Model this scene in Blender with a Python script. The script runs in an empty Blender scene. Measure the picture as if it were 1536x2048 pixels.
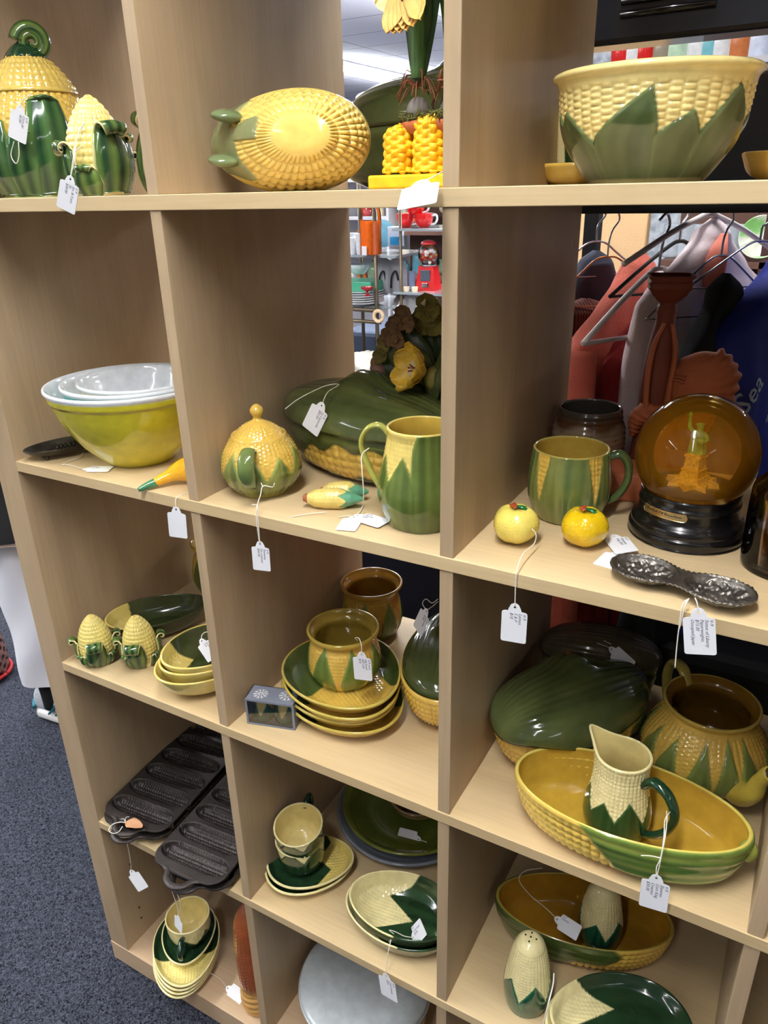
import bpy, math, random
import numpy as np
from mathutils import Vector, Matrix, Euler
pi = math.pi
random.seed(4); rng = np.random.RandomState(7)
S = bpy.context.scene; COL = S.collection

# ------------------------------------------------------------------ camera
CAM = (0.65119, -0.6375, 0.00057)
FPX = 1498.1
cam_data = bpy.data.cameras.new('camera'); cam = bpy.data.objects.new('camera', cam_data); COL.objects.link(cam)
cam.location = CAM; cam.rotation_euler = (1.163, 0.02275, 0.51181)
cam_data.sensor_fit = 'VERTICAL'; cam_data.sensor_height = 32.0; cam_data.lens = FPX / 2048 * 32.0
cam_data.clip_start = 0.02; cam_data.clip_end = 60
S.camera = cam
_R = Euler(cam.rotation_euler).to_matrix()

# ------------------------------------------------------------------ light and exposure
S.view_settings.view_transform = 'Standard'; S.view_settings.look = 'None'
S.view_settings.gamma = 1.0; S.view_settings.use_curve_mapping = False
S.view_settings.exposure = 0.62
world = bpy.data.worlds.new('world'); S.world = world; world.use_nodes = True
world.node_tree.nodes['Background'].inputs[0].default_value = (0.80, 0.86, 1.0, 1)
world.node_tree.nodes['Background'].inputs[1].default_value = 0.12
Z1, Z2, Z3, Z4, Z5 = 0.0, -0.3552, -0.7076, -1.057, -1.4046     # tops of the shelf boards
ZF = -1.4535                                                    # floor
ZC = 1.27                                                       # ceiling
LIGHT_W = 34.0; UP_W = 16.0
ROW_X = (-4.32, -1.95, 0.42, 2.8); ROW_Y = (-3.9, -1.35, 3.4, 7.15)
def tube_lamp(x, y, k=1.0):
    u = bpy.data.lights.new('tube_uplight', 'AREA'); u.shape = 'RECTANGLE'; u.size = 0.10; u.size_y = 2.4; u.energy = UP_W * k * k; u.color = (0.93, 0.96, 1.0)
    q = bpy.data.objects.new('tube_uplight', u); COL.objects.link(q); q.location = (x, y, ZC - 0.13); q.rotation_euler = (math.pi, 0, 0)
    l = bpy.data.lights.new('tube_light', 'AREA'); l.shape = 'RECTANGLE'; l.size = 0.10; l.size_y = 2.4
    l.energy = LIGHT_W * k; l.color = (1.0, 0.975, 0.93)
    o = bpy.data.objects.new('tube_light', l); COL.objects.link(o); o.location = (x, y, ZC - 0.085)
for _x, _kx in zip(ROW_X, (1.2, 1.35, 1.0, 0.35)):
    for _y, _k in zip(ROW_Y, (0.28, 1.3, 2.1, 2.3)): tube_lamp(_x, _y + 1.2, _k * _kx)

# ------------------------------------------------------------------ helpers
def srgb(r, g, b):
    f = lambda v: ((v / 255 + 0.055) / 1.055) ** 2.4 if v > 10.31 else v / 255 / 12.92
    return (f(r), f(g), f(b))
def arr(c): return np.array(c, float)
def _ray(u, v): return _R @ Vector(((u - 768) / FPX, -(v - 1024) / FPX, -1))
def on_z(u, v, z):
    d = _ray(u, v); return Vector(CAM) + d * ((z - CAM[2]) / d.z)
def on_y(u, v, y):
    d = _ray(u, v); return Vector(CAM) + d * ((y - CAM[1]) / d.y)

def node_mat(name):
    m = bpy.data.materials.new(name); m.use_nodes = True
    nt = m.node_tree; return m, nt, nt.nodes['Principled BSDF']
def mat(name, col, rough=0.5, metal=0.0, coat=0.0, var=0.0, vscale=20, bump=0.0, bscale=200, spec=0.5, sheen=0.0, stretch=(1, 1, 1)):
    m, nt, b = node_mat(name)
    b.inputs['Base Color'].default_value = (*col, 1); b.inputs['Roughness'].default_value = rough
    b.inputs['Metallic'].default_value = metal; b.inputs['Coat Weight'].default_value = coat
    b.inputs['Coat Roughness'].default_value = 0.05; b.inputs['Specular IOR Level'].default_value = spec
    b.inputs['Sheen Weight'].default_value = sheen
    tc = nt.nodes.new('ShaderNodeTexCoord'); mp = nt.nodes.new('ShaderNodeMapping'); mp.inputs['Scale'].default_value = stretch
    nt.links.new(tc.outputs['Object'], mp.inputs[0])
    if var:
        n = nt.nodes.new('ShaderNodeTexNoise'); n.inputs['Scale'].default_value = vscale; n.inputs['Detail'].default_value = 4
        nt.links.new(mp.outputs[0], n.inputs['Vector'])
        r = nt.nodes.new('ShaderNodeValToRGB'); nt.links.new(n.outputs['Fac'], r.inputs[0])
        r.color_ramp.elements[0].position = 0.3; r.color_ramp.elements[1].position = 0.7
        r.color_ramp.elements[0].color = (*[c * (1 - var) for c in col], 1)
        r.color_ramp.elements[1].color = (*[min(1, c * (1 + var)) for c in col], 1)
        nt.links.new(r.outputs[0], b.inputs['Base Color'])
    if bump:
        n2 = nt.nodes.new('ShaderNodeTexNoise'); n2.inputs['Scale'].default_value = bscale; n2.inputs['Detail'].default_value = 3
        nt.links.new(mp.outputs[0], n2.inputs['Vector'])
        bp = nt.nodes.new('ShaderNodeBump'); bp.inputs['Strength'].default_value = bump; bp.inputs['Distance'].default_value = 0.002
        nt.links.new(n2.outputs['Fac'], bp.inputs['Height']); nt.links.new(bp.outputs[0], b.inputs['Normal'])
    return m
def glaze_mat(name, rough=0.13, var=0.10):
    m, nt, b = node_mat(name)
    a = nt.nodes.new('ShaderNodeAttribute'); a.attribute_name = 'col'
    n = nt.nodes.new('ShaderNodeTexNoise'); n.inputs['Scale'].default_value = 60; n.inputs['Detail'].default_value = 5
    tc = nt.nodes.new('ShaderNodeTexCoord'); nt.links.new(tc.outputs['Object'], n.inputs['Vector'])
    h = nt.nodes.new('ShaderNodeHueSaturation')
    mr = nt.nodes.new('ShaderNodeMapRange'); mr.inputs['From Min'].default_value = 0.3; mr.inputs['From Max'].default_value = 0.7
    mr.inputs['To Min'].default_value = 1 - var; mr.inputs['To Max'].default_value = 1 + var
    nt.links.new(n.outputs['Fac'], mr.inputs['Value']); nt.links.new(mr.outputs[0], h.inputs['Value'])
    nt.links.new(a.outputs['Color'], h.inputs['Color']); nt.links.new(h.outputs[0], b.inputs['Base Color'])
    b.inputs['Roughness'].default_value = rough; b.inputs['Specular IOR Level'].default_value = 0.5
    b.inputs['Coat Weight'].default_value = 0.5; b.inputs['Coat Roughness'].default_value = 0.04
    return m
def wood_mat(name, axis, base=(212, 186, 148), dark=(186, 156, 118)):
    m, nt, b = node_mat(name)
    tc = nt.nodes.new('ShaderNodeTexCoord'); mp = nt.nodes.new('ShaderNodeMapping')
    sc = [7, 7, 7]; sc[axis] = 1.6; mp.inputs['Scale'].default_value = sc
    nt.links.new(tc.outputs['Object'], mp.inputs[0])
    n = nt.nodes.new('ShaderNodeTexNoise'); n.inputs['Scale'].default_value = 1.0; n.inputs['Detail'].default_value = 6; n.inputs['Distortion'].default_value = 1.2
    nt.links.new(mp.outputs[0], n.inputs['Vector'])
    mp2 = nt.nodes.new('ShaderNodeMapping'); s2 = [300, 300, 300]; s2[axis] = 9; mp2.inputs['Scale'].default_value = s2
    nt.links.new(tc.outputs['Object'], mp2.inputs[0])
    n2 = nt.nodes.new('ShaderNodeTexNoise'); n2.inputs['Scale'].default_value = 1.0; n2.inputs['Detail'].default_value = 3
    nt.links.new(mp2.outputs[0], n2.inputs['Vector'])
    r = nt.nodes.new('ShaderNodeValToRGB'); r.color_ramp.elements[0].position = 0.28; r.color_ramp.elements[1].position = 0.72
    r.color_ramp.elements[0].color = (*srgb(*dark), 1); r.color_ramp.elements[1].color = (*srgb(*base), 1)
    nt.links.new(n.outputs['Fac'], r.inputs[0])
    mx = nt.nodes.new('ShaderNodeMix'); mx.data_type = 'RGBA'; mx.blend_type = 'MULTIPLY'; mx.inputs[0].default_value = 0.22
    nt.links.new(r.outputs[0], mx.inputs[6]); nt.links.new(n2.outputs['Fac'], mx.inputs[7])
    g = nt.nodes.new('ShaderNodeBrightContrast'); g.inputs['Bright'].default_value = 0.03
    nt.links.new(mx.outputs[2], g.inputs[0]); nt.links.new(g.outputs[0], b.inputs['Base Color'])
    b.inputs['Roughness'].default_value = 0.42; b.inputs['Specular IOR Level'].default_value = 0.35
    return m

def thing(name, label, cat, loc=(0, 0, 0), rz=0.0, group=None, rot=None):
    o = bpy.data.objects.new(name, None); COL.objects.link(o)
    o.empty_display_size = 0.02; o.location = loc
    o.rotation_euler = rot if rot is not None else (0, 0, rz)
    o['label'] = label; o['category'] = cat
    if group: o['group'] = group
    return o
def tag_as(o, label, cat, group=None, kind=None):
    o['label'] = label; o['category'] = cat
    if group: o['group'] = group
    if kind: o['kind'] = kind
    return o
def structure(o, label=None):
    o['kind'] = 'structure'
    if label: o['label'] = label
    return o
def link(name, me, parent=None, label=None):
    o = bpy.data.objects.new(name, me); COL.objects.link(o)
    if parent is not None: o.parent = parent
    if label: o['label'] = label
    return o
def copy_tree(o, parent=None):
    c = o.copy(); COL.objects.link(c)
    if parent is not None: c.parent = parent
    for ch in list(o.children): copy_tree(ch, c)
    return c
def put(src, label, loc, rz=0.0, rot=None, group=None, scale=1.0):
    c = copy_tree(src); c.location = loc; c.rotation_euler = rot if rot is not None else (0, 0, rz)
    c['label'] = label; c.scale = (scale,) * 3
    if group: c['group'] = group
    return c

def mesh(name, V, F, m, parent=None, col=None, smooth=True, label=None):
    me = bpy.data.meshes.new(name)
    V = np.asarray(V, float).reshape(-1, 3)
    if isinstance(F, np.ndarray):
        nf, k = F.shape
        me.vertices.add(len(V)); me.vertices.foreach_set('co', V.ravel())
        me.loops.add(nf * k); me.loops.foreach_set('vertex_index', F.ravel().astype(np.int32))
        me.polygons.add(nf); me.polygons.foreach_set('loop_start', np.arange(0, nf * k, k, dtype=np.int32))
        me.polygons.foreach_set('loop_total', np.full(nf, k, dtype=np.int32))
    else:
        me.from_pydata([tuple(v) for v in V], [], F)
    me.update(calc_edges=True)
    me.polygons.foreach_set('use_smooth', np.full(len(me.polygons), smooth))
    if col is not None:
        a = me.color_attributes.new('col', 'FLOAT_COLOR', 'POINT')
        c = np.ones((len(V), 4)); c[:, :3] = np.asarray(col, float).reshape(-1, 3)
        a.data.foreach_set('color', c.ravel())
    me.materials.append(m)
    return link(name, me, parent, label)
def quads(m, n, wrap=True, base=0):
    i = np.arange(m - 1)[:, None]; j = np.arange(n if wrap else n - 1)[None, :]
    j2 = (j + 1) % n
    a = i * n + j; b = i * n + j2; c = (i + 1) * n + j2; d = (i + 1) * n + j
    return np.stack([a, b, c, d], -1).reshape(-1, 4) + base
def normals(P, wrap=True):
    if wrap: du = np.roll(P, -1, 1) - np.roll(P, 1, 1)
    else: du = np.gradient(P, axis=1)
    dv = np.gradient(P, axis=0)
    N = np.cross(du, dv); L = np.linalg.norm(N, axis=-1, keepdims=True)
    return N / np.maximum(L, 1e-12)
def surf(name, P, m, parent=None, col=None, wrap=True, disp=None, label=None, smooth=True):
    if disp is not None: P = P + normals(P, wrap) * disp[..., None]
    if col is not None: col = np.broadcast_to(np.asarray(col, float), P.shape)
    return mesh(name, P, quads(P.shape[0], P.shape[1], wrap), m, parent, col, smooth, label)
class Soup:                       # several closed pieces collected into ONE mesh
    def __init__(s): s.V = []; s.F = []; s.n = 0; s.C = []
    def add(s, V, F, c=None):
        V = np.asarray(V, float).reshape(-1, 3)
        s.V.append(V); s.F += [tuple(int(i) + s.n for i in f) for f in F]; s.n += len(V)
        s.C.append(np.broadcast_to(np.asarray(c if c is not None else (1, 1, 1), float), V.shape)); return s
    def grid(s, P, wrap=True, c=None): return s.add(P, quads(P.shape[0], P.shape[1], wrap), c)
    def box(s, a, b, c=None, M=None):
        x0, y0, z0 = a; x1, y1, z1 = b
        V = [(x0, y0, z0), (x1, y0, z0), (x1, y1, z0), (x0, y1, z0), (x0, y0, z1), (x1, y0, z1), (x1, y1, z1), (x0, y1, z1)]
        if M is not None: V = [tuple(M @ Vector(v)) for v in V]
        return s.add(V, [(0, 3, 2, 1), (4, 5, 6, 7), (0, 1, 5, 4), (1, 2, 6, 5), (2, 3, 7, 6), (3, 0, 4, 7)], c)
    def tube(s, pts, r, n=8, c=None, flat=1.0, samples=0):
        return s.grid(tube_grid(pts, r, n, flat, samples), True, c)
    def build(s, name, m, parent=None, label=None, smooth=True, bevel=0):
        o = mesh(name, np.concatenate(s.V), s.F, m, parent, np.concatenate(s.C), smooth, label)
        if bevel:
            b = o.modifiers.new('bevel', 'BEVEL'); b.width = bevel; b.segments = 2; b.limit_method = 'ANGLE'
        return o
def box(name, a, b, m, parent=None, bevel=0.0006, label=None):
    o = Soup().box(a, b).build(name, m, parent, label, smooth=False, bevel=bevel)
    return o
def crom(pts, k):                 # smooth curve through the points, k samples
    P = np.asarray(pts, float); n = len(P)
    E = np.vstack([2 * P[0] - P[1], P, 2 * P[-1] - P[-2]])
    out = []
    for i in range(n - 1):
        p0, p1, p2, p3 = E[i:i + 4]; t = np.linspace(0, 1, 24, endpoint=False)[:, None]
        out.append(0.5 * ((2 * p1) + (-p0 + p2) * t + (2 * p0 - 5 * p1 + 4 * p2 - p3) * t ** 2 + (-p0 + 3 * p1 - 3 * p2 + p3) * t ** 3))
    C = np.vstack(out + [P[-1:]])
    return resample(C, k)
def resample(C, k):
    d = np.r_[0, np.cumsum(np.linalg.norm(np.diff(C, axis=0), axis=1))]
    s = np.linspace(0, d[-1], k)
    return np.stack([np.interp(s, d, C[:, j]) for j in range(C.shape[1])], 1)
def tube_grid(pts, r, n=8, flat=1.0, samples=0):
    P = crom(pts, samples) if samples else np.asarray(pts, float)
    m = len(P); T = np.gradient(P, axis=0); T /= np.maximum(np.linalg.norm(T, axis=1, keepdims=True), 1e-9)
    rr = np.interp(np.linspace(0, 1, m), np.linspace(0, 1, len(np.atleast_1d(r))), np.atleast_1d(r)) if np.ndim(r) else np.full(m, r)
    up = np.array([0, 0, 1.0]) if abs(T[0][2]) < 0.9 else np.array([1.0, 0, 0])
    A = np.cross(T[0], up); A /= np.linalg.norm(A); rows = []
    t = np.linspace(0, 2 * pi, n, endpoint=False)
    for i in range(m):
        A = A - T[i] * (A @ T[i]); A /= np.linalg.norm(A); B = np.cross(T[i], A)
        rows.append(P[i] + rr[i] * (np.cos(t)[:, None] * A * 1.0 + np.sin(t)[:, None] * B * flat))
    rows = [np.repeat(P[:1], n, 0) + (rows[0] - P[0]) * 0.02] + rows + [np.repeat(P[-1:], n, 0) + (rows[-1] - P[-1]) * 0.02]
    return np.array(rows)[:, ::-1]
def sines(x, y, seed, k=6, f=1.0):
    r = np.random.RandomState(seed); o = 0
    for i in range(k):
        a, b, c = r.uniform(-1, 1) * f, r.uniform(-1, 1) * f, r.uniform(0, 6.28); o = o + np.sin(a * x + b * y + c)
    return o / math.sqrt(k)
def mixc(a, b, t):
    t = np.clip(t, 0, 1)[..., None]; return a * (1 - t) + b * t

# ------------------------------------------------------------------ materials
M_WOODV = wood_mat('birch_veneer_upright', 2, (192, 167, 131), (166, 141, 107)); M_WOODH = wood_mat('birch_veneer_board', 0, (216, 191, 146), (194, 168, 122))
M_WOODB = wood_mat('birch_edge_board', 0, (208, 180, 146), (190, 160, 126))
M_GLAZE = glaze_mat('pottery_glaze')
M_GLAZE_SOFT = glaze_mat('worn_glaze', 0.3, 0.14)
M_CARD = mat('white_card', srgb(238, 240, 246), 0.6)
M_CORD = mat('white_cotton_cord', srgb(232, 228, 216), 0.8, bump=0.4, bscale=900)
M_INK = mat('blue_ink', srgb(70, 66, 96), 0.6)
M_IRON = mat('cast_iron', srgb(52, 46, 44), 0.42, 0.4, var=0.25, vscale=30, bump=0.35, bscale=500)
M_BLACK = mat('black_paint', srgb(14, 15, 22), 0.35)
M_BLACKMAT = mat('matt_black', srgb(12, 13, 18), 0.7)
M_STEEL = mat('steel_wire', srgb(170, 172, 178), 0.25, 1.0)
M_WHITE = mat('white_paint', srgb(232, 232, 235), 0.4)
# ------------------------------------------------------------------ room
def carpet():
    m, nt, b = node_mat('loop_carpet')
    tc = nt.nodes.new('ShaderNodeTexCoord')
    n = nt.nodes.new('ShaderNodeTexNoise'); n.inputs['Scale'].default_value = 210; n.inputs['Detail'].default_value = 4; n.inputs['Distortion'].default_value = 1.5
    nt.links.new(tc.outputs['Object'], n.inputs['Vector'])
    r = nt.nodes.new('ShaderNodeValToRGB'); r.color_ramp.elements[0].position = 0.38; r.color_ramp.elements[1].position = 0.62
    r.color_ramp.elements[0].color = (*srgb(15, 17, 23), 1); r.color_ramp.elements[1].color = (*srgb(74, 78, 90), 1)
    nt.links.new(n.outputs['Fac'], r.inputs[0]); nt.links.new(r.outputs[0], b.inputs['Base Color'])
    bp = nt.nodes.new('ShaderNodeBump'); bp.inputs['Strength'].default_value = 0.8; bp.inputs['Distance'].default_value = 0.004
    nt.links.new(n.outputs['Fac'], bp.inputs['Height']); nt.links.new(bp.outputs[0], b.inputs['Normal'])
    b.inputs['Roughness'].default_value = 0.95; b.inputs['Specular IOR Level'].default_value = 0.1
    return m
def ceiling_mat():
    m, nt, b = node_mat('ceiling_tile')
    tc = nt.nodes.new('ShaderNodeTexCoord'); br = nt.nodes.new('ShaderNodeTexBrick')
    br.offset = 0.0; br.inputs['Scale'].default_value = 1.0; br.inputs['Brick Width'].default_value = 1.22; br.inputs['Row Height'].default_value = 0.61
    br.inputs['Mortar Size'].default_value = 0.012
    br.inputs['Color1'].default_value = (*srgb(224, 224, 232), 1); br.inputs['Color2'].default_value = (*srgb(214, 215, 226), 1); br.inputs['Mortar'].default_value = (*srgb(164, 164, 180), 1)
    nt.links.new(tc.outputs['Object'], br.inputs['Vector']); nt.links.new(br.outputs[0], b.inputs['Base Color'])
    b.inputs['Roughness'].default_value = 0.9
    return m
X0, X1, Y0, Y1 = -8.0, 5.0, -4.6, 11.5
structure(Soup().box((X0, Y0, ZF - 0.1), (X1, Y1, ZF)).build('floor', carpet(), smooth=False), 'dark blue-grey loop pile carpet')
structure(Soup().box((X0, Y0, ZC), (X1, Y1, ZC + 0.1)).build('ceiling', ceiling_mat(), smooth=False), 'white tiled ceiling')
M_WALL = mat('grey_blue_wall', srgb(120, 128, 146), 0.85)
structure(Soup().box((X0, Y1, ZF), (X1, Y1 + 0.1, ZC)).build('wall_back', M_WALL, smooth=False))
M_WALL2 = mat('light_wall', srgb(176, 172, 166), 0.85)
structure(Soup().box((X0, Y0 - 0.1, ZF), (X1, Y0, ZC)).build('wall_front', M_WALL2, smooth=False))
structure(Soup().box((X0 - 0.1, Y0, ZF), (X0, Y1, ZC)).build('wall_left', M_WALL2, smooth=False))
structure(Soup().box((X1, Y0, ZF), (X1 + 0.1, Y1, ZC)).build('wall_right', M_WALL2, smooth=False))
def emis(name, col, s):
    m, nt, b = node_mat(name); b.inputs['Base Color'].default_value = (*col, 1)
    b.inputs['Emission Color'].default_value = (*col, 1); b.inputs['Emission Strength'].default_value = s; return m
M_TUBE = emis('fluorescent_tube', (0.95, 0.98, 1.0), 6.0)
_lamp0 = thing('fluorescent_lamp', 'twin-tube strip light', 'ceiling light')
Soup().box((-0.08, 0, -0.05), (0.08, 2.44, 0)).build('lamp_housing', M_WHITE, _lamp0, smooth=False)
for k in (0, 1):
    surf('lamp_tube', tube_grid([(0, 0.02 + k * 1.22, -0.068), (0, 0.1 + k * 1.22, -0.068), (0, 1.12 + k * 1.22, -0.068), (0, 1.2 + k * 1.22, -0.068)], [0.008, 0.018, 0.018, 0.008], 12), M_TUBE, _lamp0)
first = True
for ix, _x in enumerate(ROW_X):
    for iy, _y in enumerate(ROW_Y):
        o = _lamp0 if first else copy_tree(_lamp0); first = False
        o.location = (_x, _y, ZC); o['group'] = 'strip lights on the ceiling'
        o['label'] = f'white strip light, {("leftmost", "second left", "third left", "rightmost")[ix]} ceiling row, {("nearest the shop front", "above the bookcase front", "third from the front", "farthest back")[iy]}'
        if (ix, iy) == (0, 3):
            del o['group']; o['label'] = 'lit double tube ceiling light seen above the dark green casserole'

# ------------------------------------------------------------------ bookcase
T = 0.0157; DEP = 0.386
DX = [0.0, 0.35, 0.70, 1.05]             # left faces of the dividers
XL, XLI, XR, XRI = -0.387, -0.338, 1.449, 1.40
case = thing('bookcase', 'tall pale birch cube bookcase with open back, full of corn pottery', 'bookcase', (0, 0, ZF))
def wbox(n, a, b, m): return box(n, (a[0], a[1], a[2] - ZF), (b[0], b[1], b[2] - ZF), m, case, 0.0007)
TOPI = 0.339
wbox('side_panel', (XL, 0, Z5), (XLI, DEP, TOPI), M_WOODV); wbox('side_panel', (XRI, 0, Z5), (XR, DEP, TOPI), M_WOODV)
wbox('base_board', (XL, -0.001, ZF), (XR, DEP, Z5), M_WOODB)
wbox('top_board', (XL, -0.001, TOPI), (XR, DEP, TOPI + 0.049), M_WOODB)
for z in (Z1, Z2, Z3, Z4): wbox('shelf_board', (XLI, 0, z - T), (XRI, DEP, z), M_WOODH)
tops = [TOPI, Z1 - T, Z2 - T, Z3 - T, Z4 - T]; bots = [Z1, Z2, Z3, Z4, Z5]
for d in DX:
    for t_, b_ in zip(tops, bots): wbox('divider', (d, 0.0015, b_), (d + T, DEP, t_), M_WOODV)
s = Soup()                                # drilled peg holes in the side panel and one in the divider
for y, z in ((0.045, -1.36), (0.045, -1.33), (0.045, -1.24), (0.045, -1.21), (0.045, -1.15)):
    s.tube([(XLI - 0.0005, y, z - ZF), (XLI + 0.0002, y, z - ZF)], 0.0025, 10)
s.build('peg_holes', M_BLACKMAT, case)
# ------------------------------------------------------------------ pottery builders
YEL = arr(srgb(222, 200, 112)); YELR = arr(srgb(218, 180, 82)); GOLD = arr(srgb(196, 152, 44)); GOLDIN = arr(srgb(188, 154, 66))
OLIVE = arr(srgb(96, 106, 56)); OLIVED = arr(srgb(70, 80, 44)); MIDG = arr(srgb(112, 138, 62)); DARKG = arr(srgb(26, 62, 38)); BLUEG = arr(srgb(20, 84, 62))
CREAM = arr(srgb(238, 226, 168)); KINGG = arr(srgb(74, 92, 52))

def vprofile(prof, wall, mo, mi=None, mrim=5):
    """outer curve bottom centre -> rim, rounded rim, inner curve -> bottom centre"""
    O = crom(prof, mo); Tn = np.gradient(O, axis=0); Tn /= np.maximum(np.linalg.norm(Tn, axis=1, keepdims=True), 1e-9)
    Nn = np.stack([Tn[:, 1], -Tn[:, 0]], 1)
    I = O - Nn * wall; I[:, 0] = np.maximum(I[:, 0], 0); k = (I[:, 1] >= O[0, 1] + wall * 0.9) & (O[:, 0] > 0.002); I = I[k]
    I = np.vstack([[0, I[0, 1]], I]); I = resample(I, mi or mo // 2)[::-1]
    a = np.linspace(0, pi, mrim + 2)[1:-1]; c = (O[-1] + I[0]) / 2; e = O[-1] - c; t = Tn[-1] * wall / 2
    Rm = np.array([c + e * math.cos(x) + t * math.sin(x) for x in a])
    P = np.vstack([O, Rm, I]); zone = np.r_[np.zeros(len(O)), np.ones(len(Rm)), np.full(len(I), 2)]
    return P, zone
def vessel(name, prof, deco, parent=None, wall=0.004, n=200, mo=90, sx=1.0, sy=1.0, warp=None, m=None, solid=False, label=None):
    if solid: P2 = crom(prof, mo); zone = np.zeros(mo)
    else: P2, zone = vprofile(prof, wall, mo)
    th = np.linspace(0, 2 * pi, n, endpoint=False)
    s = np.r_[0, np.cumsum(np.linalg.norm(np.diff(P2, axis=0), axis=1))]
    R_, Z_ = P2[:, 0:1], P2[:, 1:2]
    P = np.stack([R_ * np.cos(th) * sx, R_ * np.sin(th) * sy, np.broadcast_to(Z_, (len(P2), n))], -1)
    TH = np.broadcast_to(th, P.shape[:2]); SS = np.broadcast_to(s[:, None], P.shape[:2]); ZO = np.broadcast_to(zone[:, None], P.shape[:2])
    d, c = deco(TH, SS, P[..., 2], ZO, P)
    N = normals(P, True); P = P + N * d[..., None]
    if warp: P = warp(P, TH, ZO)
    return mesh(name, P, quads(P.shape[0], n), m or M_GLAZE, parent, c, True, label)
def kernels(th, s, n, pitch, brick=True, ph=0.0):
    row = np.floor(th * n / (2 * pi)); a = np.abs(np.sin(th * n / 2))
    b = np.abs(np.sin(pi * (s / pitch + (0.5 * (row % 2) if brick else 0) + ph)))
    return np.sqrt(np.clip(a, 0, 1)) * np.sqrt(np.clip(b, 0, 1)) - 1.0
def wrapd(a): return (a + pi) % (2 * pi) - pi
def leaf_field(th, z, leaves):
    """>0 inside a husk leaf; leaves = (centre angle, half width, z where it starts to narrow, tip z, lean, power)"""
    best = np.full(th.shape, -9.0); loc = np.zeros(th.shape)
    for (c, w, z0, z1, lean, p) in leaves:
        t = np.clip((z - z0) / (z1 - z0), 0, 1.3)
        half = w * np.where(t < 1, 1 - np.clip(t, 0, 1) ** p, -(t - 1) * 2)
        d = wrapd(th - c - lean * t); v = half - np.abs(d)
        k = v > best; best = np.where(k, v, best); loc = np.where(k, d, loc)
    return best, loc
def ring_leaves(nl, w, z0, z1, jit=0.1, lean=0.0, p=1.3, ph=0.0, seed=1, dz=0.15):
    r = np.random.RandomState(seed)
    return [(ph + i * 2 * pi / nl + r.uniform(-jit, jit), w, z0, z0 + (z1 - z0) * (1 + r.uniform(-dz, dz)), lean * r.uniform(0.4, 1.3), p) for i in range(nl)]
def corn_deco(n=40, pitch=0.0055, amp=0.0011, ker=YEL, leaves=(), g1=OLIVE, g2=MIDG, inner=YEL, rim=None, k0=0.0, k1=9.0,
              brick=True, foot=None, foot_z=0.0, seed=1, vein=26, raise_=0.0008, ker2=None, band=None, vein_d=0.0003):
    def f(th, s, z, zone, P):
        out = zone == 0
        kz = np.clip((z - k0) / 0.003, 0, 1) * np.clip((k1 - z) / 0.003, 0, 1)
        kd = kernels(th, s, n, pitch, brick) * amp * 1.8 * kz
        kc = mixc(ker2 if ker2 is not None else ker, ker, (z - k0) / max(1e-4, (min(k1, z.max()) - k0)))
        d = kd; c = kc
        if leaves:
            lf, loc = leaf_field(th, z, leaves)
            msk = np.clip(lf / 0.03, 0, 1); st = sines(loc * 40, z * 30, seed, 6, 1.0) * 0.5 + 0.5
            gc = mixc(g1, g2, st * 0.75 + 0.1 * np.sin(loc * vein * 2))
            edge = np.exp(-((lf - 0.035) / 0.03) ** 2)
            gc = mixc(gc, g2 * 1.25, edge * 0.45)
            ld = raise_ * np.clip(lf / 0.05, 0, 1) * (1 - 0.35 * np.clip(lf / 0.5, 0, 1)) - vein_d * (0.5 + 0.5 * np.cos(loc * vein)) * np.clip(lf / 0.1, 0, 1)
            d = kd * (1 - msk) + ld * msk; c = mixc(kc, gc, np.clip(lf / 0.02 + 0.5, 0, 1))
        if foot is not None: c = mixc(c, foot, (foot_z - z) / 0.006 + 0.5)
        if band is not None: c = mixc(c, band[0], (z - band[1]) / 0.002)
        ri = rim if rim is not None else inner
        d = np.where(out, d, 0.0)
        fade = np.clip((s - 0) / 0.004, 0, 1); d = d * fade
        c = np.where((zone == 1)[..., None], ri, c); c = np.where((zone == 2)[..., None], inner, c)
        return d, c
    return f
def plain_deco(outer, inner=None, rim=None, seed=1, streak=0.0, g2=None):
    def f(th, s, z, zone, P):
        c = np.broadcast_to(outer, P.shape).copy()
        if g2 is not None: c = mixc(outer, g2, sines(th * 9, z * 60, seed, 6) * 0.4 + 0.4)
        if inner is not None: c = np.where((zone == 2)[..., None], inner, c)
        c = np.where((zone == 1)[..., None], rim if rim is not None else (inner if inner is not None else outer), c)
        return np.zeros(th.shape), c
    return f
def handle(pts, r, parent, col=OLIVE, flat=0.6, name='handle', n=16, samples=40, col2=None, m=None, label=None):
    P = tube_grid(pts, r, n, flat, samples)
    c = np.broadcast_to(col, P.shape)
    if col2 is not None: c = mixc(col, col2, sines(P[..., 0] * 200, P[..., 2] * 60, 3) * .4 + .4)
    return surf(name, P, m or M_GLAZE, parent, c, label=label)
def blob(name, loc, size, parent, col, n=28, m=None, rot=None, disp=None, label=None):
    v = np.linspace(-pi / 2, pi / 2, n)[:, None]; u = np.linspace(0, 2 * pi, n * 2, endpoint=False)[None, :]
    P = np.stack([np.cos(v) * np.cos(u) * size[0], np.cos(v) * np.sin(u) * size[1], np.sin(v) * size[2] + 0 * u], -1)
    if disp is not None: P = P + normals(P) * disp(u + 0 * v, v + 0 * u)[..., None]
    if rot is not None: P = P @ np.array(Euler(rot).to_matrix()).T
    P = P + np.array(loc)
    return surf(name, P, m or M_GLAZE, parent, np.broadcast_to(col, P.shape), label=label)

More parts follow.
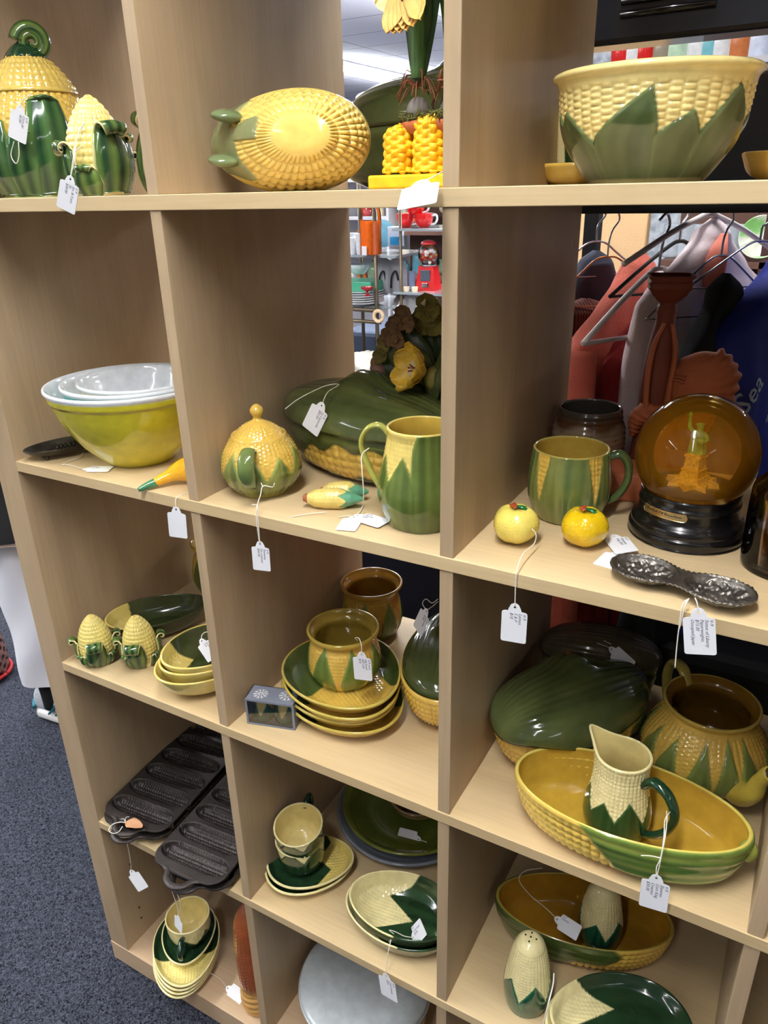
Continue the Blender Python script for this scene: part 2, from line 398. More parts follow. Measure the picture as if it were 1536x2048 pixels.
def oval(a, b):                       # ovalise a unit-radius profile
    return dict(sx=1.0, sy=b / a)
def dish_deco(yel, grn, rule, amp=0.0007, scale=0.0058, inner_k=True, under=None, seed=3, g2=None, rimc=None):
    """rule(x, y) > 0 -> green; the rest is yellow with pressed kernels on the inside"""
    def f(th, s, z, zone, P):
        x, y = P[..., 0], P[..., 1]; v = rule(x, y)
        gg = mixc(grn, g2 if g2 is not None else grn * 1.5, sines(x * 90 + y * 160, y * 300, seed) * .25 + .25)
        c = mixc(np.broadcast_to(yel, P.shape), gg, v / 0.0016 + 0.5)
        ins = zone == 2; d = np.zeros(th.shape)
        k = np.sqrt(np.abs(np.sin(pi * y / scale))) * np.sqrt(np.abs(np.sin(pi * (x / scale + 0.5 * (np.floor(y / scale) % 2))))) - 1
        rr = np.sqrt((x / np.abs(P[..., 0]).max()) ** 2 + (y / np.abs(P[..., 1]).max()) ** 2)
        d = np.where(ins & (v < -0.001) & (rr < 0.86), k * amp * 1.7, 0.0)
        if under is not None: c = np.where((zone == 0)[..., None], under, c)
        if rimc is not None: c = np.where((zone == 1)[..., None], rimc, c)
        return d, c
    return f

def boat(name, a, b, h, deco, parent=None, wall=0.005, flare=1.0, pinch=0.12, n=300, mo=80, label=None, base=0.55, lift=0.0, m=None):
    prof = [(0.0, 0.0), (a * base * 0.7, 0.0), (a * base, 0.001), (a * (base + 0.26), h * 0.22), (a * 0.965, h * 0.6), (a * 0.995 * flare, h * 0.9), (a * flare * 0.985, h)]
    def warp(P, th, zo):
        P = P.copy(); k = 1 - pinch * (P[..., 0] / a) * np.clip(P[..., 2] / h, 0.3, 1); P[..., 1] *= k
        P[..., 2] += lift * (P[..., 0] / a) ** 2 * np.clip(P[..., 2] / h, 0, 1) ** 2; return P
    return vessel(name, prof, deco, parent, wall, n, mo, sx=1.0, sy=b / a, warp=warp, label=label, m=m)
def boat_deco(h, a, n=64, pitch=0.009, amp=0.0022, ker=YELR, g1=OLIVE, g2=MIDG, inner=GOLDIN, husk=None, rim=None, foot=None, seed=1, rows=7):
    """husk(x_over_a, z_over_h, side) > 0 -> leaf"""
    def f(th, s, z, zone, P):
        v = husk(P[..., 0] / a, z / h, np.sign(P[..., 1])); msk = np.clip(v / 0.03 + 0.5, 0, 1)
        zz = np.clip(z / h, 0, 1); rowa = np.abs(np.sin(pi * zz * rows)); row = np.floor(zz * rows)
        ca = np.abs(np.sin(th * n / 2 + 0.5 * pi * (row % 2) * 0)); kd = amp * 1.35 * (np.sqrt(rowa * ca) - 1) * np.clip((z - 0.002) / 0.004, 0, 1) * np.clip((h * 0.93 - z) / 0.003, 0, 1)
        st = sines(z * 500, P[..., 0] * 14, seed, 7) * 0.35 + 0.4; gc = mixc(g1, g2, st)
        ld = 0.0012 * np.clip(v / 0.08, 0, 1) + 0.0004 * sines(z * 700, P[..., 0] * 8, seed + 1, 6)
        d = np.where(zone == 0, kd * (1 - msk) + ld * msk, 0.0); c = mixc(np.broadcast_to(ker, P.shape), gc, msk)
        d = d * np.clip(s / 0.01, 0, 1)
        if foot is not None: c = mixc(c, foot, (0.004 - z) / 0.003)
        c = np.where((zone == 2)[..., None], inner, c); c = np.where((zone == 1)[..., None], rim if rim is not None else ker, c)
        return d, c
    return f
def leaf_lid(a, b, h, parent, g1=OLIVED, g2=OLIVE, name='lid', knob=True, pinch=0.12, seed=2, wall=0.004, dirx=1.0, knob_x=0.28, wave=0.0, label=None, knob_y=0.0, kh=.5):
    m_, n_ = 70, 260
    r = np.linspace(0, 1, m_)[:, None]; th = np.linspace(0, 2 * pi, n_, endpoint=False)[None, :]
    X = a * r * np.cos(th); Y = b * r * np.sin(th) * (1 - pinch * r * np.cos(th))
    t = np.clip(1 - r ** 2.2, 0, 1); Zt = h * np.sqrt(t) ** 0.9
    # long veins running from the stalk end to the tip, a raised fold near the middle
    w = Y / (b * np.maximum(0.08, np.sqrt(np.clip(1 - (X / a) ** 2, 0, 1)))) + 0 * X
    vein = 0.0016 * np.abs(np.sin(w * 4.5 + 0.6)) + 0.0004 * np.sin(w * 40)
    Zt = Zt + vein * np.clip((1 - r) / 0.15, 0, 1)
    if knob:
        kx = (X * dirx - a * knob_x) / (a * 0.22); ky = (Y - b * knob_y) / (b * 0.42)
        Zt = Zt + h * kh * np.exp(-(kx ** 2) ** 1.3 - (ky ** 2) ** 1.4) * np.clip(1 - r, 0, 1) ** 0.2
    Zt = Zt + wave * np.sin(th * 5 + 1) * r ** 6
    top = np.stack([X + 0 * Zt, Y + 0 * Zt, Zt + 0 * X], -1)
    edge = top[-1:].copy(); edge[..., 2] -= wall
    bot = top[::-1].copy(); bot[..., 2] = np.minimum(bot[..., 2] - wall, bot[..., 2] - wall)
    P = np.concatenate([top, edge, bot[1:]], 0)[::-1]
    st = sines(P[..., 1] * 260, P[..., 0] * 12, seed, 7) * 0.35 + 0.4
    return surf(name, P, M_GLAZE, parent, mixc(g1, g2, st), label=label)

# a curled husk leaf standing against a round body
def curl_leaf(parent, ang, rb, w, h, z0=0.0, curl=0.013, g1=DARKG, g2=MIDG, edge=CREAM, lean=0.0, out=0.004, name='husk_leaf', seed=0, bulge=None, turns=1.25, split=.62):
    k = 46; q = 15; t = np.linspace(0, 1, k)
    path = []
    for ti in t:                                       # (radius offset, z) along the leaf, ending in an outward roll
        if ti < split: u = ti / split; path.append((out + 0.003 * math.sin(pi * u) - 0.004 * (1 - u), z0 + h * u))
        else:
            u = (ti - split) / (1 - split); a = u * turns * 2 * pi * 0.72; cr = curl * (1 - 0.55 * u)
            path.append((out + curl - cr * math.cos(a) * 1.0, z0 + h + cr * math.sin(a)))
    path = np.array(path); P = np.zeros((k, q, 3)); s = np.linspace(-1, 1, q)
    for i in range(k):
        z = path[i, 1]; r0 = (np.interp(z, bulge[0], bulge[1]) if bulge is not None else rb) if t[i] < split else (np.interp(z0 + h, bulge[0], bulge[1]) if bulge is not None else rb)
        ww = w * float(np.interp(t[i], [0, .3 * split / .62, .8 * split, split, split + (1 - split) * .4, 1], [.85, 1.12, 1.0, .78, .50, .22]))
        a = ang + lean * t[i] + s * ww / r0; rr = r0 + path[i, 0] - 0.004 * np.abs(s) ** 3 * (1 if t[i] < split else 0.3)
        P[i, :, 0] = rr * np.cos(a); P[i, :, 1] = rr * np.sin(a); P[i, :, 2] = z - 0.002 * np.abs(s)
    N = normals(P, False); th = 0.0013
    gro = 0.0004 * np.cos(s * 9)[None, :, None]
    A = P + N * (th + gro); B = P - N * th
    loop = np.concatenate([A, B[:, ::-1]], 1)
    loop = np.concatenate([np.repeat(loop.mean(1, keepdims=True)[:1], loop.shape[1], 1), loop, np.repeat(loop.mean(1, keepdims=True)[-1:], loop.shape[1], 1)], 0)
    S_ = np.r_[s, s[::-1]]; st = 0.5 + 0.5 * np.cos(S_ * 9 + 1) + sines(S_ * 5, S_ * 3, seed) * .2
    c = mixc(g1, g2, st * 0.7); c = mixc(c, edge, (np.abs(S_) - 0.9) / 0.08)
    return surf(name, loop, M_GLAZE, parent, np.broadcast_to(c, loop.shape))

# ------------------------------------------------------------------ price tags
def tag_mesh(w=0.026, h=0.042):
    cu = bpy.data.curves.new('tag_outline', 'CURVE'); cu.dimensions = '2D'; cu.fill_mode = 'BOTH'; cu.extrude = 0.00018
    hw = w / 2; e = h * 0.2
    pts = [(-hw + .002, -h), (hw - .002, -h), (hw - .0006, -h + .0006), (hw, -h + .002), (hw, -e), (hw - .0008, -e + .0018), (hw - .003, -e + .0025), (hw * .52, -e + .003), (hw * .48, -e + .0055),
           (hw * .3, .002), (0, .0042), (-hw * .3, .002), (-hw * .48, -e + .0055), (-hw * .52, -e + .003), (-hw + .003, -e + .0025), (-hw + .0008, -e + .0018), (-hw, -e), (-hw, -h + .002), (-hw + .0006, -h + .0006)]
    hole = [(0.0013 * math.cos(a), -0.001 + 0.0013 * math.sin(a)) for a in np.linspace(0, 2 * pi, 12, endpoint=False)]
    for P in (pts, hole):
        sp = cu.splines.new('POLY'); sp.points.add(len(P) - 1); sp.use_cyclic_u = True
        for i, p in enumerate(P): sp.points[i].co = (p[0], p[1], 0, 1)
    o = bpy.data.objects.new('tmp', cu); COL.objects.link(o); bpy.context.view_layer.update()
    me = bpy.data.meshes.new_from_object(o.evaluated_get(bpy.context.evaluated_depsgraph_get())); bpy.data.objects.remove(o); bpy.data.curves.remove(cu)
    me.materials.clear(); me.materials.append(M_CARD); return me
TAGME = tag_mesh()
def text_mesh(txt, size, m, shear=0.25, align='LEFT', extrude=0.00004, space=1.0, line=1.0, offset=0.0):
    cu = bpy.data.curves.new('txt', 'FONT'); cu.body = txt; cu.size = size; cu.shear = shear; cu.align_x = align; cu.extrude = extrude
    cu.space_character = space; cu.space_line = line; cu.resolution_u = 2; cu.offset = offset
    o = bpy.data.objects.new('tmp', cu); COL.objects.link(o); bpy.context.view_layer.update()
    me = bpy.data.meshes.new_from_object(o.evaluated_get(bpy.context.evaluated_depsgraph_get())); bpy.data.objects.remove(o); bpy.data.curves.remove(cu)
    me.materials.clear(); me.materials.append(m); return me
def price_tag(label, hole, down, normal, cords=(), text=None, size=1.0, group=None, tsize=0.0046, cord_r=0.00055, flip=False, m=None, bend=0.0):
    dn = Vector(down).normalized(); nz = Vector(normal).normalized(); nz = (nz - dn * nz.dot(dn)).normalized()
    x = (-dn).cross(nz); M = Matrix((x, -dn, nz)).transposed()
    o = thing('price_tag', label, 'price tag', hole, group=group); o.rotation_euler = M.to_euler()
    c = link('tag_card', TAGME if m is None else m, o); c.scale = (size, size, size)
    Mi = (Matrix.Translation(Vector(hole)) @ M.to_4x4()).inverted()
    for cd in cords:
        P = np.array([tuple(Mi @ Vector(p)) for p in cd])
        surf('cord', tube_grid(P, cord_r, 7, 1.0, max(8, 6 * len(P))), M_CORD, o)
    if text:
        t = link('handwriting', text_mesh(text, tsize * size, M_INK, line=0.95, offset=0.0), o)
        s_ = -1 if flip else 1
        t.rotation_euler = (0, 0, -pi / 2 * s_); t.location = (0.0088 * size * s_, (-0.0075 if s_ == 1 else -0.04) * size, 0.00024)
    return o
# ================================================================== ROW 2 (second shelf from the top board seen, z = Z2)
# --- nested mixing bowls
def mix_bowl(name, label, loc, R, h, outer, white=srgb(226, 232, 236)):
    t = thing(name, label, 'mixing bowl', loc, group='nested mixing bowls')
    w = arr(white)
    prof = [(0, 0.003), (R * .34, 0.0025), (R * .38, 0), (R * .43, 0.002), (R * .66, h * .26), (R * .84, h * .56), (R * .955, h * .86), (R * .962, h * .868), (R * .985, h * .97), (R, h)]
    def dc(th, s, z, zone, P):
        c = np.broadcast_to(arr(outer), P.shape).copy(); c = mixc(c, w, (z - h * 0.965) / 0.001)
        c = np.where((zone > 0)[..., None], w, c)
        return np.where(zone == 0, 0.0008 * np.clip((z - h * .87) / 0.002, 0, 1), 0.0), c
    vessel('bowl_body', prof, dc, t, wall=0.004, n=96, mo=60)
    return t
mix_bowl('mixing_bowl', 'large chartreuse yellow glass mixing bowl, outermost of the nest', (-0.1810, 0.097, Z2), 0.1165, 0.112, srgb(214, 206, 52))
mix_bowl('mixing_bowl', 'turquoise glass mixing bowl nested inside the yellow one', (-0.1770, 0.102, Z2 + 0.0185), 0.1005, 0.0955, srgb(70, 170, 160))
mix_bowl('mixing_bowl', 'smallest milky cream glass mixing bowl, innermost of the nest', (-0.1730, 0.107, Z2 + 0.036), 0.0845, 0.079, srgb(222, 226, 200))
# --- oval dark metal dish at the left
t = thing('metal_tray', 'small dark tarnished oval metal tray on feet left of the yellow bowl', 'tray', (-0.296, 0.056, Z2), 1.2)
M_PEWTER = mat('tarnished_metal', srgb(70, 68, 62), 0.32, 0.85, var=0.35, vscale=60, bump=0.25, bscale=260)
def relief(th, s, z, zone, P):
    r = np.hypot(P[..., 0] / 0.058, P[..., 1] / 0.028)
    return np.where(zone == 2, 0.0007 * np.sin(r * 26) * np.sin(th * 8) * (r < .9), 0), np.broadcast_to(arr((1, 1, 1)), P.shape)
vessel('tray_dish', [(0, .006), (.03, .006), (.045, .008), (.054, .013), (.058, .0165)], relief, t, wall=0.0015, n=120, mo=40, sy=0.5, m=M_PEWTER)
for x, y in ((.03, .01), (.03, -.01), (-.03, .01), (-.03, -.01)): blob('foot', (x, y, .004), (.003, .003, .0045), t, (1, 1, 1), 8, m=M_PEWTER)
s = Soup()
for i in range(5): s.tube([(-.012 + i * .006, -.004, .012), (-.009 + i * .006, .003, .016), (-.006 + i * .006, -.002, .0125)], .0018, 8)
s.build('scroll_ornament', M_PEWTER, t)
# --- gourd
t = thing('ceramic_gourd', 'small yellow ceramic gourd with green stem lying at the shelf edge', 'ornament', (-0.046, 0.045, Z2), 0)
vd = np.array([-0.30, -0.95, 0]); vd /= np.linalg.norm(vd)
P = crom([(0.03, 0.028, .016), (0.012, 0.012, .019), (-0.004, -0.004, .017), (-0.016, -0.022, .011), (-0.022, -0.033, .008)], 40)
g = tube_grid(P, [0.012, 0.0185, 0.016, 0.0085, 0.0055], 28, 1.0)
surf('gourd_body', g, M_GLAZE, t, np.broadcast_to(arr(srgb(236, 178, 40)), g.shape))
P = crom([(-0.0215, -0.031, .008), (-0.027, -0.043, .006), (-0.031, -0.054, .0035)], 20); g = tube_grid(P, [0.0062, 0.0048, 0.003], 14, 1.0)
surf('stem', g, M_GLAZE, t, np.broadcast_to(arr(srgb(70, 130, 90)), g.shape))

# --- sugar bowl with lid
t = thing('sugar_bowl', 'lidded corn sugar bowl with green husk handle and hanging price tag', 'sugar bowl', (0.064, 0.072, Z2), 0.0)
lv = ring_leaves(9, 0.40, 0.022, 0.062, 0.08, 0.05, 1.25, 0.3, 5, 0.18)
vessel('bowl_body', [(0, 0.002), (.026, .001), (.030, 0), (.033, .003), (.046, .017), (.0512, .034), (.0475, .053), (.039, .069), (.0345, .0765)],
       corn_deco(46, .005, .0009, YELR, lv, OLIVE, arr(srgb(150, 160, 80)), GOLDIN, YELR, .02, .075, foot=arr(srgb(180, 168, 80)), foot_z=.006, vein=34, vein_d=.0006), t, wall=.0035)
vessel('lid', [(.0005, .074), (.031, .0745), (.0318, .0765), (.027, .082), (.017, .089), (.009, .093), (.006, .095), (.0055, .098), (.0085, .104), (.0075, .109), (.003, .1135), (.0005, .114)],
       corn_deco(30, .0048, .0006, YELR, (), k0=.077, k1=.092), t, solid=True, mo=90, n=160)
for ang, lab in ((-1.15, 1), (1.99, 0)):
    ca, sa = math.cos(ang), math.sin(ang)
    q = lambda r, z: (r * ca, r * sa, z)
    handle([q(.040, .064), q(.052, .071), q(.066, .064), q(.070, .048), q(.063, .030), q(.046, .02)], [.007, .009, .0105, .0105, .008, .004], t, OLIVE, 0.38, col2=arr(srgb(110, 140, 80)))

# --- covered casserole
def husk_cas(x, z, sd):
    v = 0.9 - np.abs(np.where(sd < 0, 1, 0) * 0) * 0
    mid = .40 + .16 * x; w = .30 * np.sqrt(np.clip(1 - ((x - .12) / .62) ** 2, 0, 1)) * (1 + .25 * np.sin(x * 16))
    return (np.abs(z - mid) - w) * .8                   # yellow window showing between two husk leaves
t = thing('casserole', 'large dark green corn husk casserole with lid in the middle shelf', 'casserole', (0.149, 0.200, Z2), -0.20)
boat('casserole_dish', .138, .078, .072, boat_deco(.072, .138, 60, .01, .0022, YELR, OLIVED, OLIVE, GOLDIN, husk_cas, rows=6, foot=OLIVE), t, pinch=-.05, base=.6)
l = leaf_lid(.145, .084, .043, t, OLIVED, OLIVE, knob_x=-.02, pinch=-.05, kh=.42); l.location = (0, 0, .075)

# --- pitcher
t = thing('pitcher', 'tall corn pitcher with green husk leaves and thin yellow-green handle', 'pitcher', (0.292, 0.076, Z2), 0)
lv = [(-2.35, .42, .048, .088, .05, 1.3), (-1.62, .46, .048, .090, -.0, 1.3), (-.72, .66, .085, .135, 0, 2.6), (-3.1, .4, .04, .07, 0, 1.3), (.5, .5, .05, .09, 0, 1.4), (1.8, .5, .03, .09, 0, 1.4), (2.6, .4, .03, .07, 0, 1.4)]
def lip(P, th, zo):
    P = P.copy(); k = np.clip((P[..., 2] - .085) / .03, 0, 1) ** 2 * np.exp(-(wrapd(th - 0.35) / .45) ** 2); P[..., 0] += .010 * k; P[..., 2] += .004 * k; return P
vessel('pitcher_body', [(0, .002), (.034, .001), (.038, 0), (.041, .004), (.049, .025), (.0505, .042), (.047, .063), (.0425, .085), (.0395, .102), (.0395, .113)],
       corn_deco(46, .0052, .0009, YEL, lv, arr(srgb(74, 92, 38)), arr(srgb(104, 122, 56)), arr(srgb(206, 176, 76)), YEL, .0, .11, brick=False, vein=8), t, wall=.0035, warp=lip)
handle([(-.036, -.008, .100), (-.046, -.012, .112), (-.060, -.016, .108), (-.068, -.018, .090), (-.062, -.016, .065), (-.050, -.012, .04), (-.044, -.01, .03)], [.006, .0062, .0062, .006, .006, .006, .005], t, arr(srgb(170, 172, 84)), .5)

# --- two small corn cobs lying down
t = thing('salt_shaker', 'pair of small yellow cobs with turquoise husk ends lying on the shelf', 'ornament', (0.180, 0.074, Z2), 0.42)
def cob(y0, L, sh, nm):
    P = crom([(-L / 2, 0, 0), (-L * .25, 0, 0), (0, 0, 0), (L * .3, 0, 0), (L / 2, 0, 0)], 110)
    P = P + np.array([sh, y0, .012]); g = tube_grid(P, [.003, .0105, .0125, .0125, .009, .002], 60)
    u = (g[..., 0] - sh) / L; an = np.arctan2(g[..., 2] - .012, g[..., 1] - y0)
    yel = u < .1 + .12 * np.abs(np.sin(an * 2.5)); k = kernels(an + pi, g[..., 0], 18, .0042)
    d = np.where(yel, k * .0006, .0005); c = np.where(yel[..., None], YEL, arr(srgb(88, 150, 116))); c = np.where((u < -.42)[..., None], arr(srgb(150, 80, 44)), c)
    surf(nm, g, M_GLAZE_SOFT, t, c, disp=d)
cob(-.011, .074, -.006, 'corn_cob'); cob(.012, .062, .004, 'corn_cob')

# --- mug behind casserole
mugw = thing('mug', 'corn mug with gold inside standing behind the dark green casserole', 'mug', (0.118, 0.335, Z2), 0)
vessel('mug_body', [(0, .002), (.026, .001), (.030, 0), (.034, .006), (.037, .04), (.037, .07), (.036, .088)], corn_deco(34, .005, .0008, YELR, ring_leaves(6, .4, .03, .08, seed=3), OLIVED, OLIVE, GOLD, CREAM), mugw, wall=.003, n=140, mo=70)
handle([(.034, 0, .076), (.05, 0, .078), (.06, 0, .06), (.055, 0, .035), (.034, 0, .02)], .005, mugw, OLIVE, .8)

# --- green husk mug, right column
t = thing('mug', 'large green husk mug with yellow corn slits, front of the stoneware mug', 'mug', (0.436, 0.166, Z2), 0)
base_ = lambda th, z: z
def mugdeco(th, s, z, zone, P):
    out = zone == 0; win = []
    for c0 in (-2.05, -.62, 1.3):
        win.append(.20 * np.clip((z - .028) / .05, 0, 1) ** .9 - np.abs(wrapd(th - c0)))
    v = np.maximum.reduce(win); k = kernels(th * 1.0, s, 60, .0055, False)
    g = mixc(arr(srgb(88, 108, 56)), arr(srgb(140, 142, 74)), sines(th * 22, z * 14, 4, 7) * .3 + .35 + np.clip((.03 - z) / .03, 0, 1) * .4)
    m_ = np.clip(v / .02 + .5, 0, 1); c = mixc(g, YELR, m_); d = np.where(m_ > .5, k * .0015 - .0004, .0003 * np.sin(th * 30))
    d = d * np.clip(s / .01, 0, 1)
    c = np.where((zone == 2)[..., None], arr(srgb(196, 164, 70)), c); c = np.where((zone == 1)[..., None], arr(srgb(176, 160, 80)), c)
    return np.where(out, d, 0), c
vessel('mug_body', [(0, .002), (.028, .001), (.033, 0), (.038, .005), (.0455, .025), (.0465, .045), (.0445, .066), (.0425, .082)], mugdeco, t, wall=.0035)
handle([(.040, .010, .074), (.052, .013, .078), (.061, .015, .067), (.062, .015, .048), (.054, .013, .03), (.042, .01, .02)], [.006, .0065, .0062, .006, .006, .005], t, arr(srgb(58, 80, 44)), .75, col2=OLIVE)
# --- stoneware mug
t = thing('stoneware_jar', 'speckled brown and grey stoneware mug behind the green husk mug', 'mug', (0.4165, 0.315, Z2), 0)
def stone(th, s, z, zone, P):
    c = mixc(arr(srgb(142, 122, 100)), arr(srgb(92, 62, 42)), (z - .066 + .004 * np.sin(th * 5)) / .008); c = mixc(c, arr(srgb(74, 66, 58)), (z - .078) / .006)
    sp = (np.random.RandomState(2).rand(*th.shape) > .985); c = np.where(sp[..., None], arr(srgb(60, 42, 30)), c)
    c = np.where((zone > 0)[..., None], arr(srgb(78, 74, 66)), c); return .0004 * np.sin(z * 900) * (zone == 0), c
vessel('jar_body', [(0, .002), (.036, .001), (.042, 0), (.046, .01), (.0475, .04), (.046, .064), (.0425, .074), (.0405, .089)], stone, t, wall=.004, n=160)
# --- lemon shakers
def lemon(label, loc, rz, col):
    t = thing('lemon_shaker', label, 'shaker', loc, rz)
    def dsp(u, v): return -.0016 * np.exp(-((v - 1.5) / .35) ** 2) * 3 + .0006 * np.sin(u * 5) * np.cos(v) + .0009 * (np.abs(np.sin(u * 17 + 2 * np.sin(v * 9))) * np.abs(np.sin(v * 19 + np.sin(u * 7)))) ** .6 * np.cos(v)
    blob('fruit_body', (0, 0, .0215), (.0238, .0238, .0215), t, col, 60, disp=dsp, m=M_GLAZE)
    s = Soup()
    for a, L in ((0.2, .019), (.75, .016)):
        P = np.array([[(x * math.cos(a) - y * math.sin(a), x * math.sin(a) + y * math.cos(a), .0415 - (x / L) ** 2 * .0075 * (L / .019) + th_) for (x, y, th_) in [(L * i / 8, w_ * .0045 * math.sin(pi * min(.98, (i + .6) / 8.8)), h_) for w_, h_ in ((-1, 0), (0, .0014), (1, 0), (0, -.001))]] for i in range(9)])
        s.grid(P, True, srgb(30, 110, 60))
    s.build('leaf', M_GLAZE, t)
    s = Soup()
    for k in range(4):
        a = 2.6 + k * .7; c, n_ = math.cos(a), math.sin(a)
        s.tube([(0, 0, .042), (c * .004, n_ * .004, .0432), (c * .008, n_ * .008, .0415)], [.0012, .0022, .0008], 8, srgb(170, 70, 40), .5)
    s.build('blossom', M_GLAZE, t)
    return t
lemon('pale yellow ceramic lemon shaker nearest the tall divider, with hanging tag', (0.408, 0.070, Z2), 0.0, arr(srgb(232, 214, 104)))
lemon('deep yellow ceramic lemon shaker standing right in front of the green mug', (0.4755, 0.095, Z2), -.2, arr(srgb(228, 190, 22)))
# --- snow globe
t = thing('snow_globe', 'amber water globe with a small green robed figure on a black stepped base', 'snow globe', (0.566, 0.178, Z2), -0.35)
M_GLOBEBASE = mat('black_lacquer', srgb(16, 15, 16), 0.22, coat=0.3)
vessel('globe_base', [(0, .001), (.058, 0), (.0625, .003), (.0635, .008), (.0625, .0120), (.0605, .0132), (.0612, .016), (.0600, .021), (.0565, .0245), (.0545, .028), (.0540, .0375), (.0550, .0395), (.0540, .0425), (.0530, .0440), (.0535, .0505), (.0515, .0525), (.050, .052), (.001, .050)],
       lambda th, s, z, zone, P: (np.zeros(th.shape), np.ones(P.shape) * .5), t, solid=True, n=120, mo=150, m=M_GLOBEBASE)
def globe_mat():
    m = bpy.data.materials.new('amber_globe'); m.use_nodes = True; nt = m.node_tree; nt.nodes.clear()
    out = nt.nodes.new('ShaderNodeOutputMaterial'); tr = nt.nodes.new('ShaderNodeBsdfTransparent'); tr.inputs[0].default_value = (0.98, 0.80, 0.42, 1)
    df = nt.nodes.new('ShaderNodeBsdfTranslucent'); df.inputs[0].default_value = (*srgb(240, 160, 36), 1)
    d2 = nt.nodes.new('ShaderNodeBsdfDiffuse'); d2.inputs[0].default_value = (*srgb(236, 156, 30), 1)
    mx0 = nt.nodes.new('ShaderNodeMixShader'); mx0.inputs[0].default_value = 0.5; nt.links.new(df.outputs[0], mx0.inputs[1]); nt.links.new(d2.outputs[0], mx0.inputs[2])
    mx = nt.nodes.new('ShaderNodeMixShader'); mx.inputs[0].default_value = 0.28; nt.links.new(tr.outputs[0], mx.inputs[1]); nt.links.new(mx0.outputs[0], mx.inputs[2])
    gl = nt.nodes.new('ShaderNodeBsdfGlossy'); gl.inputs['Roughness'].default_value = 0.03
    fr = nt.nodes.new('ShaderNodeFresnel'); fr.inputs[0].default_value = 1.45
    m2 = nt.nodes.new('ShaderNodeMixShader'); nt.links.new(fr.outputs[0], m2.inputs[0]); nt.links.new(mx.outputs[0], m2.inputs[1]); nt.links.new(gl.outputs[0], m2.inputs[2])
    nt.links.new(m2.outputs[0], out.inputs[0]); return m
GR = .0650; GZ = .0525 + .0385
blob('globe_glass', (0, 0, GZ), (GR, GR, GR * .97), t, (1, 1, 1), 40, m=globe_mat())
# scene inside
M_STONE = mat('golden_resin', srgb(236, 196, 92), 0.6, var=0.3, vscale=300, bump=0.5, bscale=400)
M_JADE = mat('green_figure', srgb(128, 196, 124), 0.5, var=0.15, vscale=200)
gz = .0535
s = Soup(); star = [( (.030 if i % 2 == 0 else .021) * math.cos(i * pi / 8 + .2), (.030 if i % 2 == 0 else .021) * math.sin(i * pi / 8 + .2)) for i in range(16)]
s.add([(x, y, gz) for x, y in star] + [(x * .93, y * .93, gz + .008) for x, y in star], [tuple(range(15, -1, -1)), tuple(range(16, 32))] + [(i, (i + 1) % 16, 16 + (i + 1) % 16, 16 + i) for i in range(16)])
def frust(s, w0, w1, z0, z1, M=None):
    V = [(-w0, -w0, z0), (w0, -w0, z0), (w0, w0, z0), (-w0, w0, z0), (-w1, -w1, z1), (w1, -w1, z1), (w1, w1, z1), (-w1, w1, z1)]
    s.add(V, [(0, 3, 2, 1), (4, 5, 6, 7), (0, 1, 5, 4), (1, 2, 6, 5), (2, 3, 7, 6), (3, 0, 4, 7)])
frust(s, .0145, .0125, gz + .007, gz + .013); frust(s, .0105, .0095, gz + .013, gz + .019); frust(s, .0102, .0102, gz + .019, gz + .021)
frust(s, .0088, .0076, gz + .021, gz + .034); frust(s, .0092, .0092, gz + .034, gz + .036); frust(s, .0075, .007, gz + .036, gz + .038)
s.build('pedestal', M_STONE, t, smooth=False)
blob('island', (0, 0, gz - .004), (.040, .040, .009), t, srgb(70, 84, 34), 20)
fz = gz + .038
fig = Soup()
th = np.linspace(0, 2 * pi, 40, endpoint=False)
zz = np.linspace(0, 1, 40); rr = np.interp(zz, [0, .1, .35, .6, .72, .8, .86, .9], [.0062, .0060, .0056, .005, .0054, .0046, .002, .002])
fold = 1 + .10 * np.sin(th * 9)[None, :] * np.clip(1 - zz, 0, 1)[:, None] ** .5
Pg = np.stack([rr[:, None] * np.cos(th) * fold, rr[:, None] * .75 * np.sin(th) * fold, (fz + zz * .028)[:, None] + 0 * th], -1); fig.grid(Pg)
hd = np.linspace(-pi / 2, pi / 2, 14)[:, None]; hu = np.linspace(0, 2 * pi, 20, endpoint=False)[None]
fig.grid(np.stack([np.cos(hd) * np.cos(hu) * .0024, np.cos(hd) * np.sin(hu) * .0026, fz + .0288 + np.sin(hd) * .0031 + 0 * hu], -1))
fig.grid(tube_grid([(-.004, 0, fz + .0215), (-.0072, -.0005, fz + .026), (-.0082, 0, fz + .033), (-.0082, 0, fz + .0365)], [.0019, .0016, .0012, .0010], 8, 1, 16))
fig.grid(tube_grid([(-.0082, 0, fz + .036), (-.0084, 0, fz + .0395), (-.0084, 0, fz + .042)], [.0006, .0016, .0006], 8, 1, 8))
fig.grid(tube_grid([(.0045, 0, fz + .0215), (.0068, -.002, fz + .017), (.0045, -.0045, fz + .0145)], [.0018, .0016, .0012], 8, 1, 12))
fig.box((.002, -.0062, fz + .012), (.0062, -.0046, fz + .018))
fig.tube([(-.0024, 0, fz + .0312), (.0024, 0, fz + .0312)], .0032, 8, None, .3)
fo = fig.build('robed_figure', M_JADE, t); fo.scale = (1.55, 1.55, 1.0)
